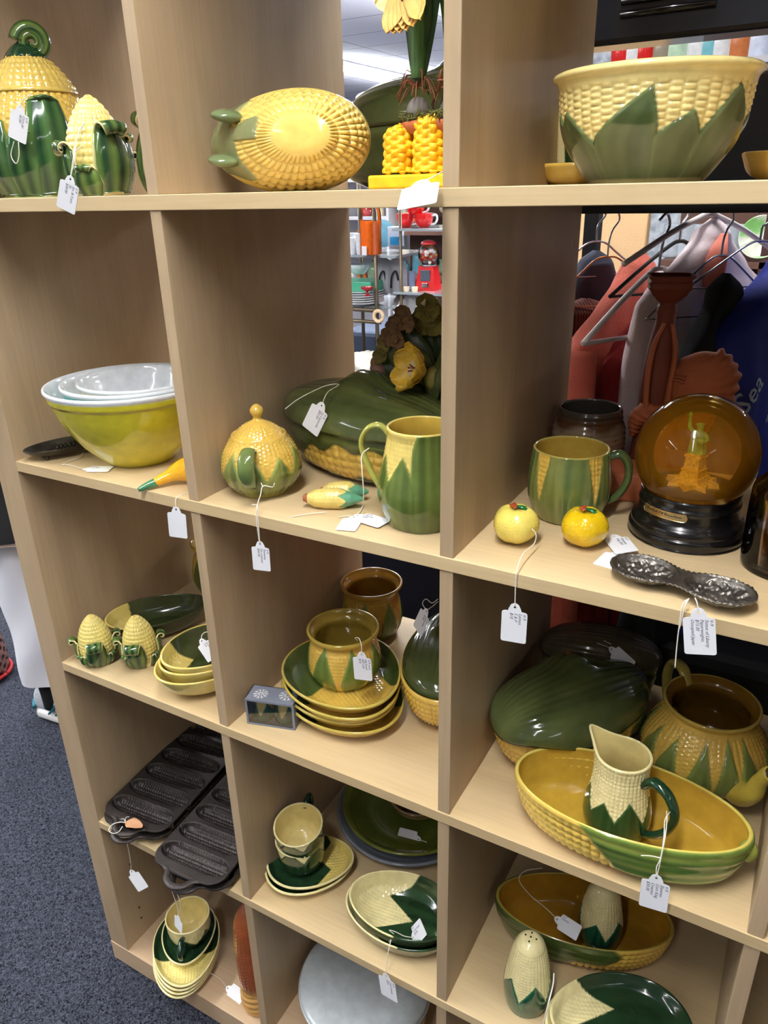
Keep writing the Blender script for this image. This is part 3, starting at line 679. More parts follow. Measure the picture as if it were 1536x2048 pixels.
# brass plaque wrapped on the base
M_BRASS = mat('brass', srgb(206, 176, 122), 0.25, 0.9)
k = 30; an = np.linspace(-2.06, -1.08, k); hh = np.linspace(-1, 1, 8); Pp = []
for r_ in (0, .0006):
    row = []
    for a in an:
        e = min(1, math.sqrt(max(0, 1 - max(0, abs(a + 1.57) / .49 - .85) ** 2 / .0225)) + .12); row.append([((.0540 + .0012 * (1 - h * .5) + r_) * math.cos(a), (.0540 + .0012 * (1 - h * .5) + r_) * math.sin(a), .0365 + h * .0042 * e) for h in hh])
    Pp.append(np.array(row))
V = np.concatenate([Pp[0].reshape(-1, 3), Pp[1].reshape(-1, 3)]); q0 = quads(k, 8, False); F = [tuple(f) for f in q0] + [tuple(f[::-1] + k * 8) for f in q0]
brd = [i for i in range(8)] + [i * 8 + 7 for i in range(1, k)] + [(k - 1) * 8 + j for j in range(6, -1, -1)] + [i * 8 for i in range(k - 2, 0, -1)]
F += [(brd[i], brd[(i + 1) % len(brd)], brd[(i + 1) % len(brd)] + k * 8, brd[i] + k * 8) for i in range(len(brd))]
pl = mesh('plaque', V, F, M_BRASS, t)
tm = text_mesh('Symbol Of Freedom', .0052, M_BLACKMAT, shear=0.0, align='CENTER', extrude=.00005, offset=.0001)
for v in tm.vertices:
    a = -1.57 + v.co.x / .0555; h = v.co.y + .035; v.co = Vector(((.0554 + .0004 + v.co.z) * math.cos(a), (.0554 + .0004 + v.co.z) * math.sin(a), h))
link('engraved_text', tm, t); t.scale = (.96, .96, 1.0)
for ch in t.children:
    if ch.name.startswith(('plaque', 'engraved')): ch.rotation_euler = (0, 0, -.02)

# --- silver double dish
t = thing('double_dish', 'embossed two-lobed antique silver dish at the shelf edge before the globe', 'dish', (0.583, 0.038, Z2 + 0.0005), -.18)
M_SILV = mat('antique_silver', srgb(112, 108, 102), 0.38, 0.9, var=0.45, vscale=45, bump=0.3, bscale=300)
k, q = 110, 70; u = np.linspace(-1, 1, k)[:, None]; v = np.linspace(-1, 1, q)[None]
L_ = .068; X = u * L_ + 0 * v
hw = np.interp(u[:, 0], [-1, -.97, -.85, -.6, -.35, -.12, 0, .12, .35, .6, .85, .97, 1], [.001, .010, .0215, .0275, .026, .019, .0175, .019, .026, .0275, .0215, .010, .001])[:, None]
Y = v * hw; ld = np.minimum(((X - .035) / .030) ** 2 + (Y / .0245) ** 2, ((X + .035) / .030) ** 2 + (Y / .0245) ** 2)
Zz = .013 - .010 * np.clip(1 - ld, 0, 1) ** .45 + .0005 * np.sin(ld * 14 + 5 * np.sin(X * 160)) * (ld < 1) + .0007 * np.sin(X * 420 + 3 * np.sin(Y * 300)) * (ld < .8) + .0006 * np.sin(X * 900) * np.sin(Y * 800) * (ld > .15) * (ld < .8)
Zz = Zz + (.001 * np.exp(-((ld - 1) / .12) ** 2)) + .0007 * np.sin(u * 90) * (np.abs(v) > .93)
top = np.stack([X, Y, Zz], -1); bot = top.copy(); bot[..., 2] -= .0012
lp = np.concatenate([bot, top[:, ::-1]], 1)
surf('dish_body', lp, M_SILV, t)
for x in (-.037, .037): vessel('foot_ring', [(0.006, .0005), (.007, 0), (.009, 0), (.0095, .0025), (.0085, .003)], lambda th, s, z, zone, P: (np.zeros(th.shape), np.ones(P.shape)), t, solid=True, n=40, mo=14, m=M_SILV).location = (x, 0, 0)

# --- terracotta figures at the back of the shelf
TERRA = mat('terracotta', srgb(186, 104, 66), 0.75, var=0.12, vscale=25, bump=0.25, bscale=250)
TERRAD = mat('dark_terracotta', srgb(128, 60, 40), 0.6, var=0.12, vscale=25, bump=0.2, bscale=250)
t = thing('clay_figurine', 'terracotta head in a ribbed headdress, turned to the left behind the globe', 'figurine', (0.548, 0.335, Z2), 0)
_o = Vector((0.548, 0.335, Z2)); hc = on_y(1402, 768, .335) - _o
vv = np.linspace(-pi / 2, pi / 2, 90)[:, None]; uu = np.linspace(0, 2 * pi, 160, endpoint=False)[None]
X = np.cos(vv) * np.cos(uu); Y = np.cos(vv) * np.sin(uu); Zh = np.sin(vv) + 0 * uu
front = np.exp(-(wrapd(uu - pi) / .42) ** 2) * np.cos(vv) ** .5
prof = np.interp(vv, [-1.3, -.95, -.75, -.55, -.42, -.28, -.12, .10, .30, .48, .8], [0, .004, .0075, .002, .0065, .003, .0135, .006, -.0015, .003, 0])
backm = np.clip(np.cos(uu) * .8 + .35, 0, 1) * np.clip(vv * 2 + 1.6, 0, 1)
ang = np.arctan2(Zh + .15, X + .25)
rad = 1 + backm * (.16 + .045 * np.sin(ang * 26)) 
P = np.stack([X * .036 * rad, Y * .030 * (1 + backm * .10), Zh * .040 * rad], -1)
P[..., 0] -= prof * np.exp(-(wrapd(uu - pi) / .34) ** 2)
band = np.exp(-((vv - .42 - .25 * X) / .10) ** 2); P = P * (1 + .05 * band)[..., None]
P = P @ np.array(Euler((0, .30, 0)).to_matrix()).T + np.array(hc)
surf('clay_head', P, TERRA, t)
for k in range(3): surf('brow_ridge' if k == 2 else 'eye_lid', tube_grid([(hc.x - .031 + .002 * k, -.020, hc.z + .006 + .004 * k), (hc.x - .024 + .002 * k, -.026, hc.z + .008 + .004 * k), (hc.x - .015, -.029, hc.z + .006 + .004 * k)], .0013, 8, 1, 16), TERRA, t)
g = tube_grid([(hc.x + .010, 0, hc.z - .020), (hc.x + .004, 0, hc.z - .045), (hc.x - .012, 0, hc.z - .065), (hc.x - .028, 0, .055), (hc.x - .030, 0, .0)], [.020, .022, .036, .046, .040], 60, .75, 70)
gd = .0012 * np.sin(g[..., 0] * 500 + g[..., 2] * 260) * (g[..., 2] < hc.z - .05)
surf('clay_shoulders', g, TERRA, t, disp=gd)
g = tube_grid([(hc.x - .030, -.012, .070), (hc.x - .052, -.016, .090), (hc.x - .066, -.016, .082), (hc.x - .070, -.012, .060)], [.016, .019, .016, .008], 40, .7, 40)
surf('clay_collar', g, TERRA, t, disp=.0013 * np.sin(g[..., 2] * 900 + g[..., 0] * 300))
t = thing('clay_candlestick', 'tall slim terracotta column figure with square capital hung before the clothes', 'candlestick', (0.492, 0.338, Z2), .25)
s = Soup()
def ring(w, d, z, n=32, p=3.2):
    a = np.linspace(0, 2 * pi, n, endpoint=False); c, s_ = np.cos(a), np.sin(a)
    return np.stack([w * np.sign(c) * np.abs(c) ** (2 / p), d * np.sign(s_) * np.abs(s_) ** (2 / p), np.full(n, z)], -1)
prof = [(0, .024, .022), (.02, .026, .024), (.06, .022, .02), (.12, .021, .019), (.17, .0165, .016), (.2, .0115, .0115), (.214, .012, .012), (.222, .010, .010), (.228, .016, .016), (.236, .022, .022), (.239, .0235, .0235), (.240, .0245, .0245), (.247, .0245, .0245), (.248, .023, .023), (.2535, .0262, .0262), (.254, .022, .022)]
pp = crom([(a, b, c) for a, b, c in prof], 150)
G = np.array([ring(b * (1 + .03 * math.sin(a * 900) * (a > .2)), c, a, 48, 9 if a > .222 else 2.2) for a, b, c in pp])
surf('column_body', G, TERRAD, t)
s = Soup()
s.tube([(-.002, -.017, .20), (-.012, -.020, .17), (-.014, -.022, .12), (-.008, -.024, .06)], [.004, .006, .006, .008], 10, None, .6, 24)
s.tube([(.006, -.017, .20), (.014, -.02, .165), (.012, -.022, .11), (.012, -.024, .05)], [.004, .006, .007, .008], 10, None, .6, 24)
s.build('draped_folds', TERRA, t)
t = thing('clay_block', 'plain terracotta block base left of the globe', 'ornament', (0.478, 0.262, Z2), .3)
box('block', (-.022, -.03, 0), (.024, .03, .035), TERRA, t, .003)
# --- right edge of the row: glass jar with tag, and dried yellow contents
def glass_mat(name, tint=(1, 1, 1), ior=1.45, fac=0.06):
    m = bpy.data.materials.new(name); m.use_nodes = True; nt = m.node_tree; nt.nodes.clear()
    out = nt.nodes.new('ShaderNodeOutputMaterial'); tr = nt.nodes.new('ShaderNodeBsdfTransparent'); tr.inputs[0].default_value = (*tint, 1)
    gl = nt.nodes.new('ShaderNodeBsdfGlossy'); gl.inputs['Roughness'].default_value = 0.04; fr = nt.nodes.new('ShaderNodeFresnel'); fr.inputs[0].default_value = ior
    m2 = nt.nodes.new('ShaderNodeMixShader'); nt.links.new(fr.outputs[0], m2.inputs[0]); nt.links.new(tr.outputs[0], m2.inputs[1]); nt.links.new(gl.outputs[0], m2.inputs[2])
    nt.links.new(m2.outputs[0], out.inputs[0]); return m
M_GLASS = glass_mat('clear_glass', (.93, .95, .96)); M_SMOKE = glass_mat('smoky_glass', (.62, .52, .46))
t = thing('glass_jar', 'smoky brown glass jar with yellow filling at the right edge beside the globe', 'jar', (0.668, 0.135, Z2), 0)
vessel('jar_glass', [(0, .002), (.034, .001), (.040, 0), (.0425, .01), (.0425, .075), (.038, .088), (.027, .1), (.026, .118), (.028, .122)], plain_deco(CREAM), t, wall=.0025, n=80, mo=60, m=M_SMOKE)
blob('yellow_filling', (0, 0, .036), (.036, .036, .034), t, srgb(170, 130, 50), 20, disp=lambda u, v: .002 * np.sin(u * 6) * np.sin(v * 7))
# ================================================================== ROW at Z3
def curly_shaker(name, label, cat, loc, rz, R, H, nleaf, sizes, kern=26, group=None, lid=None, g1=DARKG):
    t = thing(name, label, cat, loc, rz, group)
    prof = [(0, .001), (R * .78, 0), (R * .86, .003), (R * .97, H * .18), (R, H * .36), (R * .93, H * .56), (R * .74, H * .74), (R * .47, H * .88), (R * .2, H * .97), (.0005, H)]
    vessel('corn_body', prof, corn_deco(kern, H * .074, .0009, arr(srgb(226, 208, 122)), (), k0=.003, brick=False, foot=CREAM, foot_z=.006), t, solid=True, n=200, mo=120)
    C = crom(prof, 60); b = (C[:, 1], C[:, 0])
    for i, (a, w, h, cu) in enumerate(sizes): curl_leaf(t, a, R, w, h, .0, cu, bulge=b, seed=i, g1=g1)
    return t
D = lambda x, y: math.atan2(CAM[1] - y, CAM[0] - x)
for nm, lab, x, y, off in (('a', 'left pale corn shaker with curled green leaf, by the side panel', -.287, .034, 0.15), ('b', 'second pale corn shaker, its curled leaf facing front, before the oval dish', -.220, .066, -.1)):
    a = D(x, y)
    curly_shaker('corn_shaker', lab, 'shaker', (x, y, Z3), 0, .0275, .088, 4, [(a - .25 + off, .015, .046, .0095), (a + 1.5, .009, .046, .006), (a - 1.75, .009, .044, .006), (a + .75, .008, .024, .003), (a + 3.1, .012, .04, .006), (a - .95, .008, .026, .003)], group='curly leaf corn shakers')
# --- green oval dish
t = thing('oval_dish', 'dark green oval dish with a yellow corner leaning behind the corn shakers', 'dish', (-.266, .152, Z3 + .001), .90)
def od(name, a, b, h, rule, parent, **kw):
    prof = [(0, .0015), (a * .5, .001), (a * .58, 0), (a * .64, .002), (a * .84, h * .35), (a * .96, h * .8), (a, h)]
    def warp(P, th, zo):
        P = P.copy(); P[..., 1] *= 1 - .13 * P[..., 0] / a; return P
    yel = kw.pop('yel', YEL); grn = kw.pop('grn', OLIVED); lab = kw.pop('lab', None)
    return vessel(name, prof, dish_deco(yel, grn, rule, **kw), parent, .004, 160, 70, 1.0, b / a, warp, label=lab)
od('dish_body', .088, .052, .036, lambda x, y: x + .035 + .25 * y, t, grn=arr(srgb(52, 62, 36)), under=arr(srgb(44, 52, 30)))
# --- pot behind divider
t = thing('sugar_bowl', 'yellow corn pot without lid in the far corner behind the left divider', 'sugar bowl', (-.262, .312, Z3), 0)
def corn_pot(t, R=.052, H=.085, rimR=.048, nl=7, ph=0.0, ker=YELR, g1=OLIVE, g2=MIDG, inn=GOLDIN, rm=None, tip=.8):
    vessel('pot_body', [(0, .002), (R * .6, .001), (R * .68, 0), (R * .78, .004), (R * .97, H * .25), (R, H * .42), (R * .93, H * .68), (rimR * .84, H * .84), (rimR * .86, H * .89), (rimR * .97, H * .95), (rimR, H)],
           corn_deco(52, .0052, .0008, ker, ring_leaves(nl, 2.6 / nl, H * .2, H * tip, .06, .0, 1.5, ph, 9, .12), g1, g2, inn, rm if rm is not None else inn, .0, H * .84, brick=False, vein=6), t, wall=.0045, mo=100, n=240)
corn_pot(t, .05, .105, .048)
# --- three nested cereal bowls
def rule_star(sh=0.0, k=3, ph=0.0):
    def r(x, y):
        tri = np.abs(((y * 22 + ph) % 1.0) * 2 - 1); return x - sh - .035 + .050 * tri
    return r
def bowl3(label, loc, rz, a, h, und, rule, grn, yel, group, cat='bowl', b=.86, name='cereal_bowl', uncol=None):
    t = thing(name, label, cat, loc, rz, group)
    prof = [(0, .0015), (a * .44, .001), (a * .5, 0), (a * .56, .002), (a * .82, h * .38), (a * .95, h * .78), (a, h)]
    def warp(P, th, zo):
        P = P.copy(); P[..., 1] *= 1 - .1 * P[..., 0] / a; return P
    vessel('bowl_body', prof, dish_deco(yel, grn, rule, under=und, rimc=yel), t, .004, 200, 80, 1.0, b, warp)
    return t
for i, (dx, lab) in enumerate(((0, 'bottom bowl of the three nested corn bowls'), (.002, 'middle bowl of the three nested corn bowls'), (.004, 'top bowl of the three nested corn bowls, with price tag inside'))):
    r0 = (.076, .070, .069)[i]
    bowl3(lab, (-.089 + dx, .071 + dx, Z3 + (0, .0125, .022)[i]), -1.9, r0, .042, arr(srgb(206, 190, 110)), (lambda x, y: -(x - .006 - .034 * np.abs((((y + .01) * 24) % 1.0) * 2 - 1))), arr(srgb(58, 66, 36)), YEL, 'nested corn bowls')
# --- gift box with two shakers
t = thing('gift_box', 'small grey window box with snowflakes, holding two corn shakers', 'box', (.066, .048, Z3), .27)
M_BOX = mat('grey_card', srgb(120, 126, 140), 0.45); M_FILM = glass_mat('clear_film', (.97, .97, .98), 1.35)
W_, D_, H_ = .037, .017, .044
Soup().box((-W_, -D_, 0), (W_, D_, .001)).box((-W_, D_ - .001, 0), (W_, D_, H_)).box((-W_, -D_, 0), (-W_ + .001, D_, H_)).box((W_ - .001, -D_, 0), (W_, D_, H_)).build('box_shell', M_BOX, t, smooth=False)
Soup().box((-W_, -D_, H_ - .001), (W_, D_, H_)).build('box_top', M_BOX, t, smooth=False)
fr_ = Soup(); e = .0032
fr_.box((-W_, -D_ - .0005, 0), (W_, -D_, e)).box((-W_, -D_ - .0005, H_ - e), (W_, -D_, H_)).box((-W_, -D_ - .0005, e), (-W_ + e, -D_, H_ - e)).box((W_ - e, -D_ - .0005, e), (W_, -D_, H_ - e))
fr_.build('window_frame', M_BOX, t, smooth=False)
Soup().box((-W_ + .003, -D_ + .0002, .003), (W_ - .003, -D_ + .0004, H_ - .003)).build('clear_window', M_FILM, t, smooth=False)
for cx, cy, sc in ((-.018, -.002, .011), (.021, .002, .012)):
    s = Soup()
    for j in range(10):
        a = j * pi / 5 + .2; p0 = (cx + .15 * sc * math.cos(a), cy + .15 * sc * math.sin(a), H_ + .0002); p1 = (cx + sc * math.cos(a), cy + min(1, .9) * sc * math.sin(a), H_ + .0002)
        s.tube([p0, p1], .0006, 6, None, .4)
        for f_ in (.6, .82): 
            for sg in (-1, 1): s.tube([(cx + f_ * sc * math.cos(a), cy + f_ * sc * math.sin(a), H_ + .0002), (cx + (f_ + .16) * sc * math.cos(a + sg * .22), cy + (f_ + .16) * sc * math.sin(a + sg * .22), H_ + .0002)], .0004, 5, None, .4)
    s.build('snowflake_print', M_WHITE, t)
for k, (x, lab) in enumerate(((-.0165, 'left small green husk shaker inside the grey window box'), (.0165, 'right small green husk shaker inside the grey window box'))):
    p = Matrix.Rotation(.27, 3, 'Z') @ Vector((x, 0, .001)) + Vector((.066, .048, Z3))
    q = thing('mini_shaker', lab, 'shaker', tuple(p), .27, 'boxed mini shakers')
    vessel('shaker_body', [(0, 0), (.008, 0), (.0140, .004), (.0158, .012), (.0140, .022), (.0112, .030), (.0090, .036), (.005, .040), (.0005, .0405)],
           corn_deco(20, .004, .0003, YEL, [(-1.57 - .75, .85, .012, .034, 0, 1.2), (-1.57 + .85, .85, .012, .032, 0, 1.2), (1.57, 1.6, .014, .03, 0, 1.4)], BLUEG, arr(srgb(30, 110, 84)), k0=.0), q, solid=True, n=90, mo=60)
# --- four stacked corn plates + pot on top
def plate_rule(x, y): return np.where(np.abs(y) > 0, -(x * .55 + y * .25) - .018 + .02 * np.cos(y * 34), 0)
def corn_plate(label, loc, rz, a, b, h, rule, grn, yel, group, name='corn_plate', cat='plate', under=None, k=True, rimc=None, egg=.14):
    t = thing(name, label, cat, loc, rz, group)
    prof = [(0, .0015), (a * .6, .0012), (a * .64, 0), (a * .7, .0015), (a * .86, h * .35), (a * .97, h * .85), (a, h)]
    def warp(P, th, zo):
        P = P.copy(); P[..., 1] *= 1 - egg * P[..., 0] / a; return P
    vessel('plate_body', prof, dish_deco(yel, grn, rule, under=under, rimc=rimc, amp=.0009, scale=.006), t, .0045, 220, 90, 1.0, b / a, warp)
    return t
for i, lab in enumerate(('lowest of the four stacked corn plates', 'second lowest of the four stacked corn plates', 'third of the four stacked corn plates from below', 'top corn plate of the stack of four, under the open pot')):
    corn_plate(lab, (.1405 + (.004, -.004, .002, 0)[i], .122 + (0, .002, -.003, 0)[i], Z3 + i * .0138), -.55 + (.1, .0, -.06, 0)[i], .097, .084, .022, lambda x, y: np.maximum(-x * .8 + .35 * (-y) - .012 , (y - .052) * .8), arr(srgb(70, 86, 40)), YELR, 'stacked corn plates', under=arr(srgb(204, 170, 74)), rimc=arr(srgb(196, 176, 84)))
t = thing('open_pot', 'lidless corn pot on the stack of four plates, tag over its rim', 'sugar bowl', (.136, .132, Z3 + .0460), 0)
corn_pot(t, .054, .083, .0525, 7, .15, tip=.86, rm=arr(srgb(176, 152, 60)), inn=arr(srgb(160, 134, 54)), g1=arr(srgb(96, 110, 48)))
t = thing('open_pot', 'darker gold lidless pot at the back, behind the plate stack', 'sugar bowl', (.0735, .318, Z3), 0)
corn_pot(t, .052, .096, .0535, 7, .5, ker=arr(srgb(176, 138, 52)), inn=arr(srgb(150, 108, 36)), rm=arr(srgb(162, 124, 44)))
# --- casserole at the right of the middle column
t = thing('casserole', 'covered casserole half hidden behind the divider, right of the plate stack', 'casserole', (.266, .235, Z3), 1.75)
boat('casserole_dish', .128, .075, .068, boat_deco(.07, .128, 70, .009, .0022, YELR, OLIVED, OLIVE, GOLDIN, lambda x, z, sd: (x - .35) + .0 * z, rows=7, foot=YELR), t, pinch=.06, base=.6)
l = leaf_lid(.120, .072, .036, t, OLIVED, arr(srgb(76, 86, 46)), knob_x=.1, pinch=.1, seed=5); l.location = (.004, 0, .066)
# --- casserole left in the right column
t = thing('casserole', 'yellow corn casserole with broad dark leaf lid behind the long planter', 'casserole', (.457, .196, Z3), .95)
boat('casserole_dish', .118, .073, .070, boat_deco(.07, .125, 66, .009, .0024, YELR, OLIVED, OLIVE, GOLDIN, lambda x, z, sd: (x - .45) + .1 * np.sin(z * 3), rows=7, foot=YELR), t, pinch=.06, base=.6)
l = leaf_lid(.121, .076, .042, t, arr(srgb(72, 82, 46)), arr(srgb(98, 108, 62)), knob_x=.12, knob_y=.42, pinch=.10, seed=8, wave=.004, kh=.45); l.location = (0, 0, .068)
t = thing('casserole', 'second dark casserole lid at the far back, behind the leaf-lidded casserole', 'casserole', (.458, .335, Z3), .2)
boat('casserole_dish', .085, .045, .066, boat_deco(.066, .085, 50, .009, .002, OLIVE, OLIVED, OLIVE, GOLDIN, lambda x, z, sd: x * 0 + 1, rows=6), t, base=.6)
l = leaf_lid(.088, .046, .040, t, arr(srgb(66, 58, 50)), arr(srgb(90, 80, 62)), knob=False, seed=9); l.location = (0, 0, .066)
# --- long corn planter
t = thing('corn_planter', 'long corn cob planter, yellow left half and green husk right half', 'planter', (.5595, .062, Z3), .04)
def husk_pl(x, z, sd): return np.where(sd < 0, x + .38 - .35 * (1 - z) - .5 * (1 - z) ** 2 * 0, x + .30 - .3 * (1 - z))
boat('planter_body', .132, .066, .066, boat_deco(.066, .132, 74, .009, .0026, arr(srgb(232, 196, 92)), arr(srgb(78, 112, 44)), arr(srgb(158, 170, 78)), arr(srgb(200, 162, 58)), lambda x, z, sd: (x + .30 - .42 * (1 - z)) * .6, rows=6.5, foot=arr(srgb(150, 170, 80)), rim=arr(srgb(214, 196, 98)), seed=4), t, pinch=.06, base=.62, wall=.0042)
blob('stalk_knob', (.129, 0, .044), (.010, .009, .014), t, arr(srgb(150, 160, 74)), 20)
# --- creamer inside the planter
def creamer(label, loc, rz, H=.106, tilt=None, name='creamer', g1=arr(srgb(36, 66, 32)), inn=arr(srgb(226, 208, 140))):
    t = thing(name, label, 'creamer', loc, rz)
    lv = ring_leaves(7, .50, H * .31, H * .58, .05, .0, 1.15, .35, 4, .12)
    def wl(P, th, zo):
        P = P.copy(); z = P[..., 2] / H; k = np.clip((z - .55) / .45, 0, 1) ** 2
        e = np.exp(-(wrapd(th - pi) / .5) ** 2); P[..., 0] -= .018 * k * e; P[..., 2] += .010 * k * e; P[..., 1] *= 1 - .25 * k * e
        return P
    lv.append((pi, .30, H * .5, H * 1.15, 0, 3))
    vessel('jug_body', [(0, .002), (.026, .001), (.031, 0), (.035, .004), (.0385, H * .2), (.036, H * .42), (.0325, H * .62), (.0305, H * .82), (.0312, H * .96), (.0315, H)],
           corn_deco(40, .0052, .0008, CREAM, lv, g1, arr(srgb(50, 84, 44)), inn, CREAM, 0, H, brick=False, vein=5), t, wall=.0035, n=240, mo=90, warp=wl)
    handle([(.029, 0, H * .78), (.042, 0, H * .90), (.061, 0, H * .84), (.071, 0, H * .64), (.064, 0, H * .4), (.048, 0, H * .22), (.034, 0, H * .15)], [.0065, .007, .0065, .006, .006, .0055, .005], t, arr(srgb(24, 56, 34)), .8)
    return t
creamer('cream and green corn jug standing inside the long planter', (.5480, .075, Z3 + .006), -.42)
# --- teapot without lid
t = thing('teapot', 'large corn teapot without lid, spout pointing to the lower right', 'teapot', (.622, .226, Z3), -.85)
vessel('pot_body', [(0, .002), (.044, .001), (.050, 0), (.056, .004), (.072, .022), (.078, .040), (.072, .062), (.060, .082), (.052, .094), (.0505, .099), (.055, .104), (.0575, .107)],
       corn_deco(58, .0055, .0011, YELR, ring_leaves(13, .20, .035, .088, .10, .03, 1.3, .2, 12, .25), OLIVE, arr(srgb(126, 140, 68)), arr(srgb(130, 92, 26)), arr(srgb(186, 160, 72)), 0, .093, foot=arr(srgb(186, 172, 84)), foot_z=.012, vein=20), t, wall=.0045, n=280, mo=110)
sp = tube_grid([(.055, 0, .030), (.078, 0, .034), (.094, 0, .050), (.100, 0, .070), (.108, 0, .088), (.113, 0, .094)], [.020, .018, .0135, .0105, .0085, .0085], 24, 1, 50)
surf('spout', sp, M_GLAZE, t, mixc(arr(srgb(214, 184, 74)), arr(srgb(140, 150, 66)), sines(sp[..., 0] * 50, sp[..., 1] * 60, 2) * .4 + .3))
blob('spout_opening', (.1128, 0, .0943), (.0065, .0065, .0012), t, arr(srgb(70, 50, 20)), 14, rot=(0, .75, 0))
handle([(-.048, 0, .098), (-.066, 0, .114), (-.086, 0, .110), (-.096, 0, .09), (-.094, 0, .066), (-.082, 0, .045), (-.068, 0, .04)], [.007, .008, .008, .0075, .007, .007, .006], t, arr(srgb(176, 158, 74)), .7)
# ================================================================== ROW at Z4
# --- cast iron corn stick pans
def corn_pan():
    t = thing('corn_stick_pan', 'x', 'baking pan')
    L_, W_ = .345, .142; nx, ny = 330, 150                # long axis = y, width = x
    y = np.linspace(0, 1, nx)[:, None]; x = np.linspace(-1, 1, ny)[None]
    # rounded outline
    e = np.minimum(y, 1 - y) * L_; hw = W_ / 2 - np.where(e < .03, .03 - np.sqrt(np.maximum(0, .03 ** 2 - (.03 - e) ** 2)), 0)
    X = x * hw; Y = y * L_ + 0 * x; NC = 7; pit = (L_ - .024) / NC
    yc = (Y - .012) / pit; idx = np.clip(np.floor(yc), 0, NC - 1); ly = (yc - idx - .5) * pit
    flip = np.where(idx % 2 == 0, 1, -1); lx = X * 1.0
    hwid = .0185 * np.clip(1 - (np.clip(np.abs(lx) - .035, 0, 1) / .032) ** 2, 0, 1) ** .5
    cl = np.clip(1 - (ly / np.maximum(hwid, 1e-4)) ** 2, 0, 1); dep = .015 * cl ** .45
    kk = (np.abs(np.sin(pi * ly / .0062)) ** .5) * (np.abs(np.sin(pi * lx / .0055)) ** .5) * .0024 * (cl > .12)
    rim = .0018 * np.exp(-((cl - .02) / .03) ** 2) * (cl > 0)
    Zt = -dep + kk * (dep > .004) + rim * (hwid > .004)
    top = np.stack([X, Y, Zt], -1); bot = top.copy(); bot[..., 2] = -dep - .0035
    lp = np.concatenate([top[:, ::-1], bot], 1)[:, ::-1]
    lp = np.concatenate([np.broadcast_to(lp[:1].mean(1, keepdims=True), lp[:1].shape), lp, np.broadcast_to(lp[-1:].mean(1, keepdims=True), lp[-1:].shape)], 0)
    surf('pan_plate', lp, M_IRON, t)
    for y0, sg in ((0.004, -1), (L_ - .004, 1)):
        P = [(-.040, y0, -.002), (-.026, y0 + sg * .006, -.002), (-.017, y0 + sg * .020, -.002), (0, y0 + sg * .027, -.002), (.017, y0 + sg * .020, -.002), (.026, y0 + sg * .006, -.002), (.040, y0, -.002)]
        surf('pan_handle', tube_grid(P, [.004, .0055, .006, .0062, .006, .0055, .004], 12, .5, 50), M_IRON, t)
        web = Soup(); web.box((-.024, min(y0 - sg * .004, y0 + sg * .007), -.0035), (.024, max(y0 - sg * .004, y0 + sg * .007), -.0005)); web.build('handle_web', M_IRON, t, smooth=False)
    return t
pan = corn_pan(); pan.location = (-.2575, -.002, Z4 + .020); pan.rotation_euler = (0, 0, .075); pan['label'] = 'lower cast iron corn stick pan of the left pair, on the shelf'; pan['group'] = 'cast iron corn stick pans'
put(pan, 'upper cast iron corn stick pan of the left pair, brown leaf tag on it', (-.2525, .001, Z4 + .036), .085)
put(pan, 'lower cast iron corn stick pan of the right pair, jutting over the edge', (-.0925, -.028, Z4 + .0185), .04)
put(pan, 'upper cast iron corn stick pan of the right pair, sticking out furthest', (-.0945, -.036, Z4 + .036), .065)
t = thing('leaf_tag', 'brown paper leaf with twine tied to the upper left corn stick pan', 'tag', (-.247, -.006, Z4 + .044), .2)
M_KRAFT = mat('kraft_paper', srgb(190, 142, 104), 0.8, var=.1)
u = np.linspace(0, 1, 24)[:, None]; v = np.linspace(-1, 1, 9)[None]
hw = .0115 * np.interp(u, [0, .08, .18, .35, .55, .75, .9, 1], [.05, .12, .55, 1, .9, .75, .5, .3])
P = np.stack([u * .036 - .006 + 0 * v, v * hw + 0 * u, .0035 * np.sin(u * 3) + .002 * v ** 2], -1); lo = P.copy(); lo[..., 2] -= .0004
surf('paper_leaf', np.concatenate([lo, P[:, ::-1]], 1), M_KRAFT, t)
s = Soup(); s.tube([(-.004, 0, .001), (-.012, -.003, .003), (-.022, -.010, .002), (-.024, -.020, -.001), (-.015, -.023, -.004), (-.008, -.016, -.006), (-.006, -.006, -.002)], .0007, 6, None, 1, 40)
s.tube([(-.004, 0, .001), (-.008, .008, .004), (-.004, .012, .003)], .0005, 6, None, 1, 12).tube([(-.004, 0, .001), (-.010, .005, .003), (-.016, .004, .002)], .0005, 6, None, 1, 12)
s.build('twine', M_CORD, t)
# --- cups and saucers
KG = arr(srgb(30, 56, 34)); KG2 = arr(srgb(52, 84, 48))
def corn_cup(label, loc, rz, group='dark green corn cups', rot=None, lo=.72, hi=1.22, R=.0405, H=.058, hang=2.2, g=KG, inn=arr(srgb(226, 208, 140)), name='cup'):
    t = thing(name, label, 'cup', loc, rz, group, rot)
    lv = ring_leaves(6, .54, H * lo, H * hi, .04, .0, 1.0, .0, 4, .05)
    vessel('cup_body', [(0, .002), (R * .5, .001), (R * .56, 0), (R * .64, .003), (R * .86, H * .25), (R * .95, H * .5), (R * .98, H * .8), (R, H)],
           corn_deco(36, .005, .0004, CREAM, lv, g, KG2, inn, CREAM, 0, H, brick=False, vein=4), t, wall=.0032, n=180, mo=70)
    a = hang; q = lambda r, z: (r * math.cos(a), r * math.sin(a), z)
    handle([q(R * .93, H * .80), q(R * 1.25, H * .92), q(R * 1.6, H * .78), q(R * 1.62, H * .5), q(R * 1.3, H * .28), q(R * .88, H * .26)], [.0045, .005, .005, .005, .0045, .004], t, arr(srgb(22, 52, 38)), .9)
    return t
def sau_rule(x, y): return np.maximum(-(x - .012) + .022 * np.abs(((y * 18 + .25) % 1) * 2 - 1), -1)
